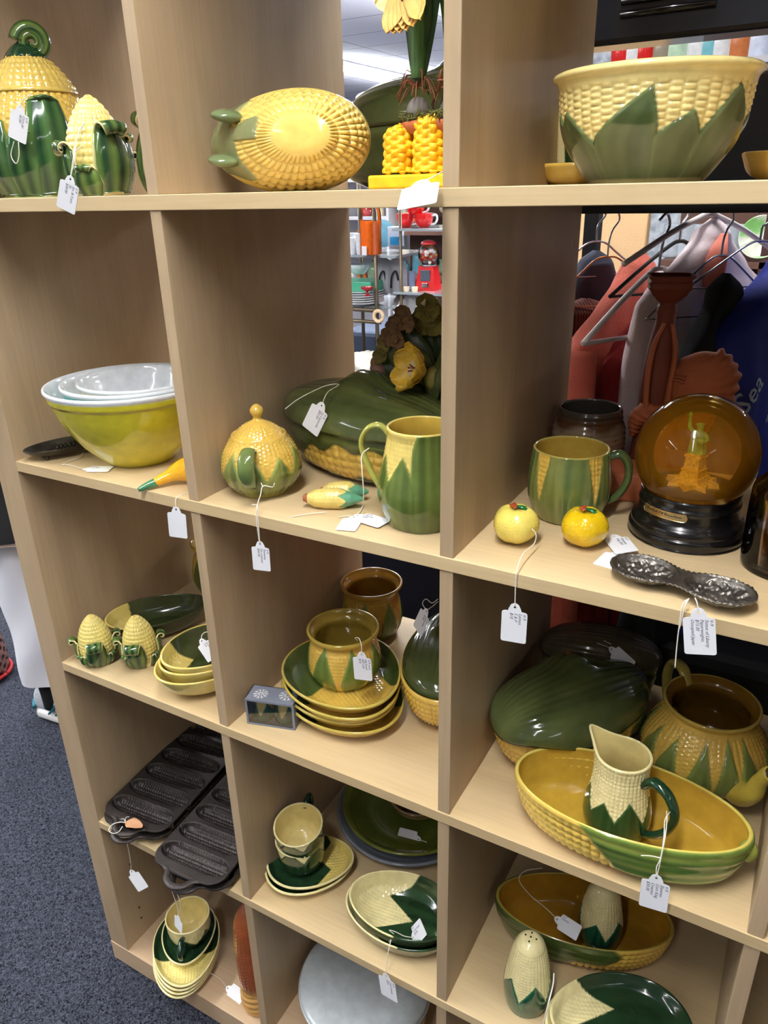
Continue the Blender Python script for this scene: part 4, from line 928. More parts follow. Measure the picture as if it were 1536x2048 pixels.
corn_plate('lower of the two saucers under the stacked green cups', (.0705, .090, Z4), .62, .073, .056, .016, sau_rule, KG, YEL, 'corn saucers', 'saucer', 'saucer', under=CREAM, rimc=CREAM)
corn_plate('upper of the two saucers under the stacked green cups', (.0720, .094, Z4 + .010), .58, .073, .056, .016, sau_rule, KG, YEL, 'corn saucers', 'saucer', 'saucer', under=CREAM, rimc=CREAM)
corn_cup('lower of two stacked cups, standing on the upper saucer', (.058, .088, Z4 + .017), -.3)
corn_cup('upper of two stacked cups, tilted towards the front, handle at back', (.060, .092, Z4 + .056), -.3, rot=(.16, .10, -.3))
# --- big green platters
def ring_dish(name, label, loc, a, h, col, col2, cat='platter', group=None, wall=.005, fl=.6, inner=None):
    t = thing(name, label, cat, loc, 0, group)
    def dc(th, s, z, zone, P):
        r = np.hypot(P[..., 0], P[..., 1]) / a
        c = mixc(np.broadcast_to(col, P.shape), np.broadcast_to(col2, P.shape), np.exp(-((r - .95) / .05) ** 2) + .15 * np.sin(r * 90))
        if inner is not None: c = np.where((zone == 0)[..., None], inner, c)
        return .0005 * np.sin(r * 110) * (zone == 2), c
    vessel('dish_body', [(0, .001), (a * fl, 0), (a * (fl + .04), .001), (a * .86, h * .45), (a * .97, h * .88), (a, h)], dc, t, wall=wall, n=140, mo=70); return t
ring_dish('platter', 'grey-blue round platter at the bottom under the green one', (.161, .280, Z4), .130, .020, arr(srgb(120, 128, 140)), arr(srgb(140, 146, 156)))
ring_dish('platter', 'olive green ringed platter in the middle column, white tag on it', (.162, .286, Z4 + .008), .124, .024, arr(srgb(92, 104, 38)), arr(srgb(124, 132, 60)), inner=arr(srgb(92, 104, 38)))
ring_dish('bowl', 'dark bowl with cream rim sitting on the olive platter', (.172, .296, Z4 + .015), .054, .028, arr(srgb(70, 44, 28)), arr(srgb(170, 140, 90)), 'bowl', fl=.5, wall=.005)
# --- two nested oval vegetable dishes
def veg_rule(x, y):
    tri = np.abs(((y / .062 + .25) % 1) * 2 - 1); return -(x + .020 - .042 * tri) * 1.0
for i, (lab, a, b, dz, col) in enumerate((('outer of two nested oval corn dishes near the shelf edge', .092, .064, 0, KG), ('inner of two nested oval corn dishes, price tag lying in it', .086, .058, .0125, KG))):
    t = thing('oval_dish', lab, 'dish', (.2545, .078, Z4 + dz), pi + .12, 'nested oval corn dishes')
    prof = [(0, .0015), (a * .55, .001), (a * .6, 0), (a * .66, .002), (a * .86, .035 * .35), (a * .96, .035 * .78), (a, .035)]
    rule = lambda x, y: -(x - .008 - .050 * (np.abs((((y + .03) / .062) % 1) * 2 - 1) - .5))
    def warp(P, th, zo, a=a):
        P = P.copy(); P[..., 1] *= 1 - .08 * P[..., 0] / a; return P
    vessel('dish_body', prof, dish_deco(CREAM, KG, rule, under=arr(srgb(86, 104, 74)), rimc=None, g2=KG2, amp=.0008), t, .004, 220, 90, 1.0, b / a, warp)
# --- planter with shaker inside (right column)
t = thing('corn_planter', 'dark green husk planter on the lower right shelf, shaker standing inside', 'planter', (.503, .186, Z4), .27)
boat('planter_body', .130, .063, .064, boat_deco(.064, .130, 74, .009, .0024, YELR, arr(srgb(66, 84, 38)), arr(srgb(112, 124, 58)), arr(srgb(176, 128, 36)), lambda x, z, sd: (-x + .32 - .10 * np.sin(z * 6) - .5 * (1 - z) * (z < .45)) * .6, rows=6, foot=YELR, rim=arr(srgb(168, 150, 66)), seed=6), t, pinch=-.05, base=.62, wall=.0042)
def king_shaker(label, loc, rz, H=.128, R=.030, group=None):
    t = thing('corn_shaker', label, 'shaker', loc, rz, group)
    lv = ring_leaves(5, .62, H * .24, H * .56, .05, .10, 1.3, .5, 21, .15)
    vessel('corn_body', [(0, .001), (R * .78, 0), (R * .9, .004), (R, H * .2), (R * 1.0, H * .35), (R * .88, H * .6), (R * .74, H * .8), (R * .58, H * .92), (R * .35, H * .985), (.0005, H)],
           corn_deco(34, .0048, .0007, CREAM, lv, BLUEG * .8, arr(srgb(40, 104, 72)), k0=.0, k1=H * .9, brick=False, vein=4), t, solid=True, n=240, mo=140)
    s = Soup()
    for a, r in ((0, .0), (0.3, .0075), (1.9, .007), (3.3, .0075), (4.9, .007)):
        hz = H - .35 * (r / R) ** 2 * H * .28; s.tube([(r * math.cos(a), r * math.sin(a), hz - .001), (r * math.cos(a), r * math.sin(a), hz + .0004)], .0013, 10)
    s.build('pour_holes', M_BLACKMAT, t); return t
king_shaker('corn shaker standing inside the dark green husk planter', (.528, .198, Z4 + .008), .3, .112, .032)
king_shaker('tall cream corn shaker with blue-green husk at the front left of the lower right shelf', (.4625, .060, Z4), -.2, .126, .0320)
corn_plate('lower of the two large oval corn platters at the bottom right', (.588, .066, Z4), pi + .38, .096, .072, .020, lambda x, y: -(x - .030 - .05 * (np.abs((((y + .0) / .055) % 1) * 2 - 1) - .5)), KG, CREAM, 'oval corn platters', 'oval_platter', 'platter', under=CREAM)
corn_plate('upper of the two large oval corn platters at the bottom right', (.590, .069, Z4 + .010), pi + .36, .093, .070, .020, lambda x, y: -(x - .030 - .05 * (np.abs((((y + .0) / .055) % 1) * 2 - 1) - .5)), KG, CREAM, 'oval corn platters', 'oval_platter', 'platter', under=CREAM)
# ================================================================== ROW at Z5
for i, lab in enumerate(('bottom plate of the stack in the lowest left cube', 'second plate from below in the lowest left cube', 'third plate from below in the lowest left cube', 'top corn plate of the stack in the lowest left cube')):
    corn_plate(lab, (-.216 + .001 * i, .040 + .001 * i, Z5 + i * .0095), -.95 + .03 * i, .088, .064, .018, lambda x, y: -x + .018, KG, arr(srgb(236, 222, 144)), 'stacked plates in the lowest cube', under=CREAM, rimc=CREAM)
corn_plate('dark green saucer on the lowest plate stack, under the cup', (-.221, .059, Z5 + .040), -.95, .068, .052, .015, lambda x, y: x * 0 + 1, KG, CREAM, None, 'saucer', 'saucer', under=CREAM, rimc=CREAM)
corn_cup('cream corn cup on the saucer in the lowest left cube, handle forward', (-.218, .062, Z5 + .048), 0, None, R=.043, H=.058, hang=-1.05, lo=.30, hi=.70)
corn_cup('dark green cup further back in the lowest left cube', (-.232, .235, Z5), .4, None, hang=1.2)
# brown cob mould
t = thing('cob_mould', 'glossy brown ceramic corn cob standing against the divider in the lowest cube', 'ornament', (-.038, .045, Z5), 0)
vessel('cob_body', [(0, .001), (.022, 0), (.030, .006), (.032, .03), (.030, .06), (.032, .09), (.032, .16), (.028, .215), (.014, .25), (.0005, .258)],
       lambda th, s, z, zone, P: ((kernels(th, s, 26, .008) * .0012) * (z > .055) + .0016 * np.sin(z * 480 + np.sin(th * 2)) * (z < .055) * (s > .02), mixc(arr(srgb(196, 150, 84)), arr(srgb(150, 78, 36)), (z - .055) / .02)), t, solid=True, n=200, mo=160)
# plastic bag behind it
M_PLASTIC = glass_mat('clear_plastic', (.86, .84, .82), 1.4)
t = thing('plastic_bag', 'crumpled clear plastic bag behind the brown cob in the lowest cube', 'bag', (-.105, .20, Z5), 0)
blob('bag_film', (0, 0, .07), (.05, .09, .07), t, (1, 1, 1), 40, m=M_PLASTIC, disp=lambda u, v: .006 * np.sin(u * 5 + v * 7) * np.cos(v) + .003 * np.sin(u * 11 - v * 13) * np.cos(v))
# --- white round box / tureen
t = thing('lidded_tureen', 'large white round lid over a yellow band in the bottom middle cube', 'tureen', (.150, .125, Z5), 0)
W0 = arr(srgb(196, 204, 208))
vessel('tureen_body', [(0, .001), (.085, 0), (.095, .004), (.112, .03), (.116, .06), (.116, .085)], corn_deco(30, .03, .0, arr(srgb(150, 132, 60)), (), inner=W0), t, wall=.004, n=120, mo=60)
vessel('flat_lid', [(0, .088), (.112, .084), (.118, .084), (.1195, .088), (.118, .0915), (.108, .094), (.06, .095), (.0005, .095)], plain_deco(W0), t, solid=True, n=120, mo=90)
# ================================================================== TOP ROW (on the board at z = 0)
# --- corn cookie jar
t = thing('cookie_jar', 'large corn cookie jar wrapped in green husk leaves, curled green tip on lid', 'cookie jar', (-.284, .105, Z1), 0)
R = .072
prof = [(0, .001), (R * .80, 0), (R * .84, .004), (R * .97, .030), (R * 1.02, .06), (R * .96, .09), (R * .84, .112), (R * .76, .122)]
aj = D(-.284, .105)
vessel('jar_body', prof, corn_deco(40, .0085, .0014, YELR * .9 + YEL * .1, ring_leaves(8, .42, .03, .075, .05, 0, 1.4, .3, 3, .1), DARKG, MIDG, YEL, YELR, foot=arr(srgb(150, 160, 90)), foot_z=.004, vein=18), t, wall=.005, n=260, mo=110)
vessel('lid', [(.0005, .120), (R * .70, .121), (R * .77, .123), (R * .76, .127), (R * .64, .142), (R * .46, .157), (R * .30, .167), (R * .2, .172), (.0005, .176)],
       corn_deco(34, .0088, .0014, YELR * .5 + YEL * .5, (), k0=.124, k1=.17, brick=False), t, solid=True, n=220, mo=80)
vessel('leaf_cap', [(.0005, .160), (.024, .1615), (.026, .164), (.021, .171), (.014, .178), (.006, .183), (.0005, .184)], corn_deco(10, .05, .0008, DARKG, (), brick=False), t, solid=True, n=80, mo=40)
_d = np.array([math.cos(aj), math.sin(aj), 0]); _s = np.array([-_d[1], _d[0], 0]); sw = []
for i in range(70):
    u_ = i / 69; a_ = pi * .95 - u_ * 11.5; r_ = .0165 * (1 - u_) ** .7 + .001
    sw.append(_s * (.010 + r_ * math.cos(a_)) + _d * (.006 + .006 * u_) + np.array([0, 0, .179 + r_ * math.sin(a_)]))
g = tube_grid(sw, [.0105, .0085, .0065, .0052, .004, .003], 18)
surf('curled_tip', g, M_GLAZE, t, mixc(DARKG, MIDG, .5 + .5 * np.sin(np.arange(18) * 2 * pi / 3)[None, :] + 0 * g[..., 0]))
C = crom(prof, 60); b = (C[:, 1], C[:, 0])
for i, (a, w, h, cu, ln) in enumerate([(aj - .95, .030, .090, .006, .0), (aj + .10, .024, .112, .005, .06), (aj + 1.45, .016, .070, .006, 0), (aj - .40, .020, .075, .004, .1), (aj + 2.3, .026, .09, .006, 0), (aj + 3.1, .026, .09, .006, 0), (aj - 1.9, .026, .09, .006, 0), (aj + .75, .022, .045, .003, .1)]):
    curl_leaf(t, a, R, w, h, 0, cu, bulge=b, seed=i + 10, lean=ln, g1=DARKG, g2=arr(srgb(86, 122, 66)), out=.005, turns=.42, split=.85, edge=MIDG)
# --- corn jug in front of the jar
x, y = -.1175, .046; a = D(x, y)
t = curly_shaker('corn_jug', 'small corn jug with dark green husk leaves standing before the cookie jar', 'jug', (x, y, Z1), 0, .0345, .107, 4, [(a + .55, .0215, .070, .0085), (a - 1.15, .014, .052, .007), (a - .45, .016, .030, .003), (a + 2.4, .018, .06, .006), (a - 1.95, .018, .05, .006), (a + 1.4, .018, .062, .004)], kern=30)
x, y = -.168, .205; a = D(x, y)
curly_shaker('corn_jug', 'corn jug with only one dark leaf tip showing behind the birch divider', 'jug', (x, y, Z1), 0, .030, .10, 4, [(a - 1.5, .014, .092, .012), (a - .3, .018, .05, .006), (a - 1.9, .018, .05, .006)], kern=30)
# --- yellow corn dish standing on its side
t = thing('corn_dish', 'pale yellow cob-shaped dish stood on its side, smooth round foot facing out', 'dish', (.120, .056, Z1 + .0525), 0, rot=(-pi / 2 - .06, 0, .16))
def shift(P, th, zo):
    P = P.copy(); zz = np.clip(1 - P[..., 2] / .062, 0, 1); P[..., 0] += .044 * zz ** 1.0; k = 1 + .10 * (P[..., 0] / .105); P[..., 1] *= np.clip(k, .8, 1.08); return P
def cd(th, s, z, zone, P):
    d0, c0 = boat_deco(.066, .105, 46, .009, .0034, arr(srgb(238, 208, 112)), arr(srgb(112, 122, 80)), arr(srgb(150, 152, 104)), arr(srgb(226, 196, 98)), lambda x, zz, sd: (-x - .60 + .16 * np.sin(zz * 11 + sd)) * .8, rows=6, seed=8)(th, s, z, zone, P)
    rr = np.hypot((P[..., 0] - .006) / .036, (P[..., 1] - .0) / .024); return d0 * np.clip((rr - .9) / .15, 0, 1), c0
vessel('dish_body', [(0, .0), (.020, .0), (.036, .003), (.056, .012), (.078, .027), (.096, .046), (.104, .060), (.105, .068)], cd, t, wall=.005, n=300, mo=100, sx=1.0, sy=.062 / .105, warp=shift); t.scale = (.92, .84, .86)
for i, (xx, yy) in enumerate(((-.070, .022), (-.062, -.030))): blob('husk_bract', (xx, yy, .030), (.018, .008, .020), t, arr(srgb(108, 124, 84)), 20, rot=(.2, .5, .3))
# --- big dark green casserole
t = thing('casserole', 'big dark green husk casserole with lid, behind the yellow corn dish', 'casserole', (.205, .290, Z1), -.10)
boat('casserole_dish', .128, .078, .070, boat_deco(.07, .128, 60, .01, .0022, YELR, OLIVED * .8, OLIVE * .8, GOLDIN, lambda x, z, sd: x * 0 + 1, rows=6, foot=OLIVE), t, pinch=-.05, base=.7)
l = leaf_lid(.130, .080, .052, t, OLIVED, OLIVE * .9, knob_x=.35, pinch=-.05); l.location = (0, 0, .072)
# --- corn pot with bulbs and paper narcissus
t = thing('corn_plant_pot', 'bright yellow resin corn cobs holding moss, bulbs and artificial flowers', 'planter', (.302, .098, Z1), 0)
RESY = arr(srgb(240, 186, 24))
def cobv(x, y, r, h, sd):
    rr = np.random.RandomState(sd); m_, n_ = 100, 70; z = np.linspace(0, 1, m_)[:, None]; th = np.linspace(0, 2 * pi, n_, endpoint=False)[None]
    R0 = r * np.interp(z, [0, .04, .5, .85, .95, 1], [.85, 1, 1, .86, .6, .02])
    P = np.stack([x + R0 * np.cos(th), y + R0 * np.sin(th), .012 + z * h + 0 * th], -1)
    k = kernels(th + 0 * z, z * h * (1 + .0 * th), 11, .0078, True) * .0032 + .0012 * sines(th * 3 + 0 * z, z * h * 300, sd, 5)
    o = surf('corn_cob', P, mat('yellow_resin', tuple(RESY), .42, var=.14, vscale=90) if sd == 1 else bpy.data.materials['yellow_resin'], t, disp=k); return o
for i, (x, y, r, h) in enumerate(((-.036, -.018, .0168, .046), (-.001, -.022, .0175, .053), (.033, -.016, .0168, .050), (-.026, .014, .0168, .044), (.012, .018, .017, .050), (.036, .016, .016, .046))): cobv(x, y, r, h, i + 1)
M_RES = bpy.data.materials['yellow_resin']
box('base_block', (-.060, -.040, 0), (.056, .040, .0125), M_RES, t, .002)
M_TERRAP = mat('clay_pot_rim', srgb(176, 94, 50), .7)
surf('clay_rim', np.array([[(r_ * math.cos(a), r_ * math.sin(a) * .8, z) for a in np.linspace(0, 2 * pi, 48, endpoint=False)] for r_, z in ((.02, .046), (.036, .048), (.040, .054), (.040, .058), (.037, .059), (.024, .054))]), M_TERRAP, t)
M_MOSS = mat('moss', srgb(92, 92, 44), .95, var=.4, vscale=200)
s = Soup(); r_ = np.random.RandomState(5)
for i in range(420):
    a = r_.uniform(0, 2 * pi); q = .038 * math.sqrt(r_.rand()); x0, y0 = q * math.cos(a), q * math.sin(a) * .8
    s.tube([(x0, y0, .052), (x0 + r_.uniform(-.006, .006), y0 + r_.uniform(-.006, .006), .060 + r_.rand() * .006), (x0 + r_.uniform(-.012, .012), y0 + r_.uniform(-.012, .012), .058 + r_.rand() * .010)], .0007, 4)
s.build('moss', M_MOSS, t)['kind'] = 'stuff'
GRN = mat('leaf_green', srgb(84, 128, 72), .5, var=.25, vscale=60, stretch=(8, 8, 1)); GRND = mat('leaf_dark_green', srgb(48, 84, 48), .5, var=.3, vscale=60, stretch=(8, 8, 1))
M_BULB = mat('bulb_skin', srgb(110, 104, 98), .7, var=.3, vscale=80); M_ROOT = mat('root_brown', srgb(140, 84, 56), .85)
for i, (x, y) in enumerate(((-.018, -.012), (.016, -.004), (.036, .004), (.002, .018))):
    blob('bulb', (x, y, .068), (.011, .011, .012), t, (1, 1, 1), 18, m=M_BULB)
    s = Soup(); 
    for k in range(22):
        a = r_.uniform(0, 6.28); s.tube([(x, y, .088), (x + .010 * math.cos(a), y + .010 * math.sin(a), .090 + r_.uniform(-.006, .014)), (x + r_.uniform(.012, .024) * math.cos(a), y + r_.uniform(.012, .024) * math.sin(a), .080 + r_.uniform(-.012, .016))], .0006, 4, None, 1, 8)
    s.build('fibre_roots', M_ROOT, t)
def strap(name, pts, w, m, parent, cup=.3, face=None):
    P = crom(pts, 40); Tn = np.gradient(P, axis=0); Tn /= np.linalg.norm(Tn, axis=1, keepdims=True)
    fa = np.array(face if face is not None else (0, -1, 0.0)); side = np.cross(Tn, fa); side /= np.maximum(np.linalg.norm(side, axis=1, keepdims=True), 1e-6)
    nrm = np.cross(side, Tn); v = np.linspace(-1, 1, 9); ww = np.interp(np.linspace(0, 1, 40), np.linspace(0, 1, len(w)), w)[:, None, None]
    A = P[:, None] + side[:, None] * v[None, :, None] * ww - nrm[:, None] * (cup * ww * v[None, :, None] ** 2); B = A + nrm[:, None] * .0006
    lp = np.concatenate([A, B[:, ::-1]], 1)
    return surf(name, lp, m, parent)
for i, (x, y, x2, y2, h, ww, m_) in enumerate([(-.018, -.012, -.020, -.016, .30, .017, GRN), (-.016, -.010, .002, -.018, .31, .016, GRND), (.016, -.004, .006, -.01, .32, .017, GRN), (.016, -.006, .024, -.02, .22, .014, GRN), (-.02, -.014, -.010, -.022, .19, .014, GRND), (.036, .004, .040, -.01, .32, .017, GRND), (.03, .0, .030, -.02, .20, .016, GRN), (.002, .018, .010, .02, .3, .016, GRND)]):
    strap('leaf', [(x, y, .092), (x * .8 + x2 * .2, y, .14), ((x + x2) / 2, (y + y2) / 2, .092 + h * .5), (x2, y2, .092 + h)], [.004, ww, ww, ww * .8, .001], m_, t, .25)
for i, (x, y) in enumerate(((-.018, -.012), (.016, -.004), (.036, .004))): surf('stem', tube_grid([(x, y, .095), (x * .9, y - .002, .18), (x * .8, y - .004, .30)], [.007, .0075, .006], 12, 1, 30), GRN, t)
M_PETAL = mat('cream_petal', srgb(238, 222, 150), .55, var=.12, vscale=40); M_TRUMP = mat('ochre_petal', srgb(214, 172, 92), .6, var=.2, vscale=60)
def petal(c, d, L, w, m, name='petal', curl=.3, nrm=(0, -1, 0.2)):
    c = np.array(c, float); d = np.array(d, float); d /= np.linalg.norm(d); n_ = np.array(nrm, float); n_ = n_ - d * (n_ @ d); n_ /= np.linalg.norm(n_); sd = np.cross(d, n_)
    u = np.linspace(0, 1, 18)[:, None, None]; v = np.linspace(-1, 1, 11)[None, :, None]; ww = w * np.interp(u, [0, .15, .5, .8, .95, 1], [.15, .5, 1, .85, .4, .05])
    A = c + d * u * L + sd * v * ww + n_ * (curl * L * u ** 2 + .2 * w * v ** 2 + .05 * w * np.sin(v * 6 + u * 9)); B = A - n_ * .0007
    return surf(name, np.concatenate([A, B[:, ::-1]], 1), m, t)
for (cx, cz, tr) in ((-.022, .160, 1), (.018, .192, 0), (-.004, .198, 0)):
    n0 = 6
    for k in range(n0):
        a = k * 2 * pi / n0 + .3; petal((cx, -.022, cz), (math.cos(a), -.25, math.sin(a)), .030, .011, M_PETAL, curl=.25)
    if tr:
        for k in range(6):
            a = -1.9 + k * .22; petal((cx, -.026, cz + .016), (math.cos(a) * .6, -.25, math.sin(a)), .052, .011, M_TRUMP, 'trumpet_petal', .12)
s = Soup(); s.tube([(-.024, -.022, .150), (-.020, -.034, .156), (.0, -.038, .170), (.024, -.030, .186), (.046, -.012, .200)], .0022, 8, None, 1, 60)
for k in range(40):
    u_ = k / 39; P_ = crom([(-.024, -.022, .150), (-.020, -.034, .156), (.0, -.038, .170), (.024, -.030, .186), (.046, -.012, .200)], 40)[k]
    s.tube([P_ + np.array([-.001, -.002, -.002]), P_ + np.array([.001, -.0024, .002])], .0011, 5)
s.build('twisted_rope', mat('jute_rope', srgb(134, 88, 56), .9, bump=.4, bscale=500), t)
# --- mixing bowl
t = thing('corn_mixing_bowl', 'big pale corn mixing bowl with pointed green husk leaves, top right', 'mixing bowl', (.4905, .142, Z1), 0)
a = D(.4905, .142); h = .088
lv = [(a + .28, .26, .014, .066, .0, 1.15), (a - .32, .46, .018, .0455, -.02, 1.2), (a - .02 - .58, .24, .02, .046, .0, 1.2), (a - .98, .36, .018, .067, -.05, 1.3), (a + .90, .34, .010, .047, .20, 1.3), (a + .55, .3, .01, .03, 0, 1.2), (a - .18, .3, .012, .03, 0, 1.3)]
lv = [(a - .30, .38, .034, .072, .29, 1.15), (a - 1.02, .40, .028, .060, -.06, 1.2), (a + .29, .28, .034, .054, .13, 1.1), (a + .92, .40, .034, .074, .02, 1.25), (a - 1.3, .32, .02, .06, 0, 1.2), (a + 1.35, .4, .016, .055, 0, 1.2)] + [(a + pi + k * .62, .36, .016, .058, .05, 1.2) for k in (-2, -1, 0, 1, 2)]
vessel('bowl_body', [(0, .003), (.044, .0025), (.046, 0), (.050, .001), (.060, .013), (.072, .030), (.0795, .048), (.0825, .066), (.0835, .078), (.0855, .0825), (.0885, .0845), (.0885, .0875), (.0860, .0895)],
       corn_deco(46, .0050, .0014, YEL * .5 + CREAM * .5, lv, KINGG * .72, arr(srgb(90, 104, 64)), YEL, YEL, .0, .0765, foot=CREAM, foot_z=.0015, vein=9, vein_d=.0002, raise_=.001), t, wall=.004, n=420, mo=150)
# --- cup and saucers behind
t = thing('mug', 'dark green mug partly hidden behind the big mixing bowl', 'mug', (.392, .292, Z1 + .004), 0)
vessel('mug_body', [(0, .002), (.024, .001), (.028, 0), (.032, .006), (.036, .03), (.038, .062), (.038, .07)], corn_deco(34, .005, .0006, CREAM, [(D(.392, .292) - .2 + k * 1.2, .52, .065, .09, 0, 2) for k in range(5)], KG, KG2, YEL, CREAM, brick=False), t, wall=.003, n=140, mo=60)
t = corn_plate('yellow corn saucer under the mug behind the big mixing bowl', (.398, .270, Z1), .1, .062, .045, .018, lambda x, y: x * 0 - 1, KG, YELR, None, 'saucer', 'saucer')
t = corn_plate('small yellow dish at the right edge of the top shelf', (.607, .245, Z1), .1, .048, .036, .022, lambda x, y: x * 0 - 1, KG, YELR, None, 'small_dish', 'dish')
# --- patterned glass plate standing behind at right
t = thing('glass_plate', 'clear fluted glass plate standing on edge at the far upper right', 'plate', (.640, .35, Z1 + .066), 0, rot=(pi / 2 - .1, 0, .25))
vessel('plate_glass', [(0, 0), (.04, 0), (.055, .004), (.066, .012)], lambda th, s, z, zone, P: (.0012 * np.sin(th * 30) * (s > .03), np.ones(P.shape)), t, wall=.002, n=180, mo=30, m=mat('frosted_glass', srgb(206, 206, 214), .15, 0, .5))

# ================================================================== price tags
def hp(u, v, y): return on_y(u, v, y)
def tag_hang(label, uv, uv2, y, cords=(), text=None, y2=None, normal=None, sc=None, **k):
    H = on_y(*uv, y); B = on_y(*uv2, y if y2 is None else y2); d = B - H
    n_ = normal or tuple((Vector(CAM) - H).normalized() * .5 + Vector((0.1, -1, 0)))
    cds = [[tuple(on_y(*c)) for c in cd] + [] for cd in cords]
    return price_tag(label, tuple(H), tuple(d), n_, cds, text, sc or d.length / .042, **k)
def tag_flat(label, uv, uv2, z, cords=(), text=None, dz=.0012, normal=(0, 0, 1), sc=None, **k):
    H = on_z(*uv, z + dz); B = on_z(*uv2, z + dz); d = B - H
    cds = [[tuple(on_z(c[0], c[1], z + (c[2] if len(c) > 2 else dz))) for c in cd] for cd in cords]
    return price_tag(label, tuple(H), tuple(d), normal, cds, text, sc or d.length / .042, **k)
tag_hang('price tag on the front of the corn cookie jar, cord loop below', (41, 216), (34, 281), .028, [[(41, 215, .028), (46, 200, .029), (60, 190, .032)], [(41, 215, .028), (34, 205, .029), (28, 205, .032)], [(28, 283, .028), (22, 310, .027), (32, 327, .026), (38, 312, .027), (37, 284, .028)]], 'V-9\nCorn jar\n45.00')
tag_hang('price tag hanging from the small corn jug over the top shelf edge', (141, 357), (131, 421), -.004, [[(141, 356, -.004), (146, 320, -.002), (150, 290, .006), (160, 262, .016), (170, 246, .018)], [(141, 356, -.004), (149, 320, -.002), (151, 292, .006)], [(150, 304, .004), (163, 292, .01)]], 'V-9\nSm. & 3 pcs\nSh\n$30.00')
tag_hang('blank price tag leaning over the top shelf edge below the yellow cobs', (843, 364), (833, 413), -.004, [[(843, 364, -.010), (862, 356, .0), (880, 346, .02), (890, 341, .04)]], None, y2=-.050, sc=1.27, normal=(0, -.5, 1))
tag_flat('price tag lying flat before the yellow mixing bowl', (170, 938), (222, 938), Z2, [[(168, 938), (150, 933), (134, 929), (124, 930)], [(124, 930), (138, 922), (158, 916), (166, 906)]], 'V-9\nset $65')
tag_hang('blank white tag hanging below the orange gourd, left of the first divider', (352, 1018), (357, 1075), -.004, [[(352, 1017, -.004), (351, 1002, -.003), (356, 993, .002), (378, 985, .02)]])
tag_hang('price tag draped on the front of the large green husk casserole', (644, 810), (619, 862), .118, [[(644, 809, .118), (655, 785, .135), (678, 769, .16), (650, 772, .15), (600, 796, .13), (570, 818, .115)]], 'V-9\nLg Casserole\n$65.00', normal=(.2, -1, .35))
tag_hang('price tag hanging under the lidded corn sugar bowl', (520, 1087), (524, 1141), -.004, [[(520, 1086, -.004), (517, 1050, -.004), (515, 1012, -.002), (521, 990, .01), (526, 972, .018), (545, 974, .02), (549, 966, .02)], [(519, 1086, -.004), (513, 1040, -.004), (514, 1010, -.002)], [(504, 1009, .0), (514, 1010, -.001)], [(526, 974, .018), (522, 966, .022)]], 'V-9\nShawnee\nSm creamer\n$45.00')
tag_flat('blank price tag lying before the little cobs', (708, 1034), (690, 1062), Z2, [[(706, 1033), (690, 1032), (676, 1035)], [(582, 1034, .001), (615, 1028, .002), (652, 1024, .003)]], sc=.92)
tag_flat('written price tag lying beside the foot of the tall pitcher', (714, 1031), (770, 1048), Z2, [[(714, 1030), (722, 1020), (727, 1008)], ], 'V-9\nPitcher\n$45', dz=.0022)
s_ = thing('loose_cord', 'white cord looped on the pitcher handle, hanging to the little cobs', 'cord', tuple(on_y(724, 912, .030)))
_o = on_y(724, 912, .030)
surf('cord', tube_grid([tuple(on_y(u, v, y) - _o) for u, v, y in ((738, 896, .036), (724, 910, .03), (724, 940, .022), (727, 980, .02), (727, 1008, .026))], .0006, 6, 1, 40), M_CORD, s_)
tag_hang('price tag hanging from the pale yellow lemon shaker', (1030, 1213), (1026, 1284), -.004, [[(1030, 1212, -.004), (1031, 1175, -.004), (1034, 1140, -.003), (1046, 1108, .02), (1068, 1088, .052), (1072, 1068, .056), (1064, 1058, .056)]], 'V-9\nLemon\nS & P\n$10')
tag_flat('price tag leaning between the deep yellow lemon and the globe base', (1228, 1072), (1252, 1102), Z2, [], 'V-9\nShawnee\nmug $45', dz=.004, normal=(.15, -.45, 1), sc=.95)
tag_flat('blank tag corner showing under the left lobe of the silver dish', (1238, 1105), (1208, 1134), Z2, [], dz=.0004)
tag_hang('price tag hanging from the silver double dish', (1397, 1223), (1401, 1309), -.006, [[(1397, 1222, -.006), (1394, 1205, -.005), (1390, 1196, .003)], [(1378, 1197, .003), (1366, 1208, -.004), (1360, 1240, -.006), (1354, 1290, -.006), (1350, 1336, -.006)], [(1378, 1197, .003), (1370, 1212, -.004), (1358, 1260, -.006)]], 'V-9\nStatue of Liberty\nPaperweights\n$15.00\nOccupied Japan', tsize=.0040)
tag_hang('price tag inside the top nested corn bowl at the left', (403, 1281), (420, 1306), .045, [[(403, 1280, .045), (404, 1270, .05), (412, 1264, .055), (424, 1266, .055)]], 'V-9\nBowls\n$18', normal=(0, -.7, 1), sc=.78)
tag_hang('price tag hanging over the rim of the pot on the plates', (723, 1308), (727, 1360), .071, [[(723, 1307, .071), (723, 1292, .071), (718, 1277, .075), (710, 1276, .08), (715, 1281, .087)]], 'V-9 corn\nveg bowl\nNO LID\n$18')
tag_hang('price tag on the dark lid of the casserole right of the plates', (853, 1222), (834, 1262), .17, [[(853, 1221, .17), (845, 1207, .19), (852, 1198, .2), (864, 1206, .2), (876, 1198, .2)], [(853, 1221, .17), (866, 1212, .19), (876, 1203, .2)]], 'V-9\nCasserole\n$165', normal=(0, -.6, 1))
tag_hang('price tag on the back casserole in the lower right shelf', (1222, 1298), (1262, 1334), .29, [[(1222, 1297, .29), (1208, 1291, .30), (1184, 1283, .31), (1180, 1279, .32), (1196, 1277, .32), (1222, 1288, .30)], [(1262, 1338, .28), (1274, 1360, .26), (1278, 1402, .25)]], None, normal=(0, -.4, 1), sc=.9)
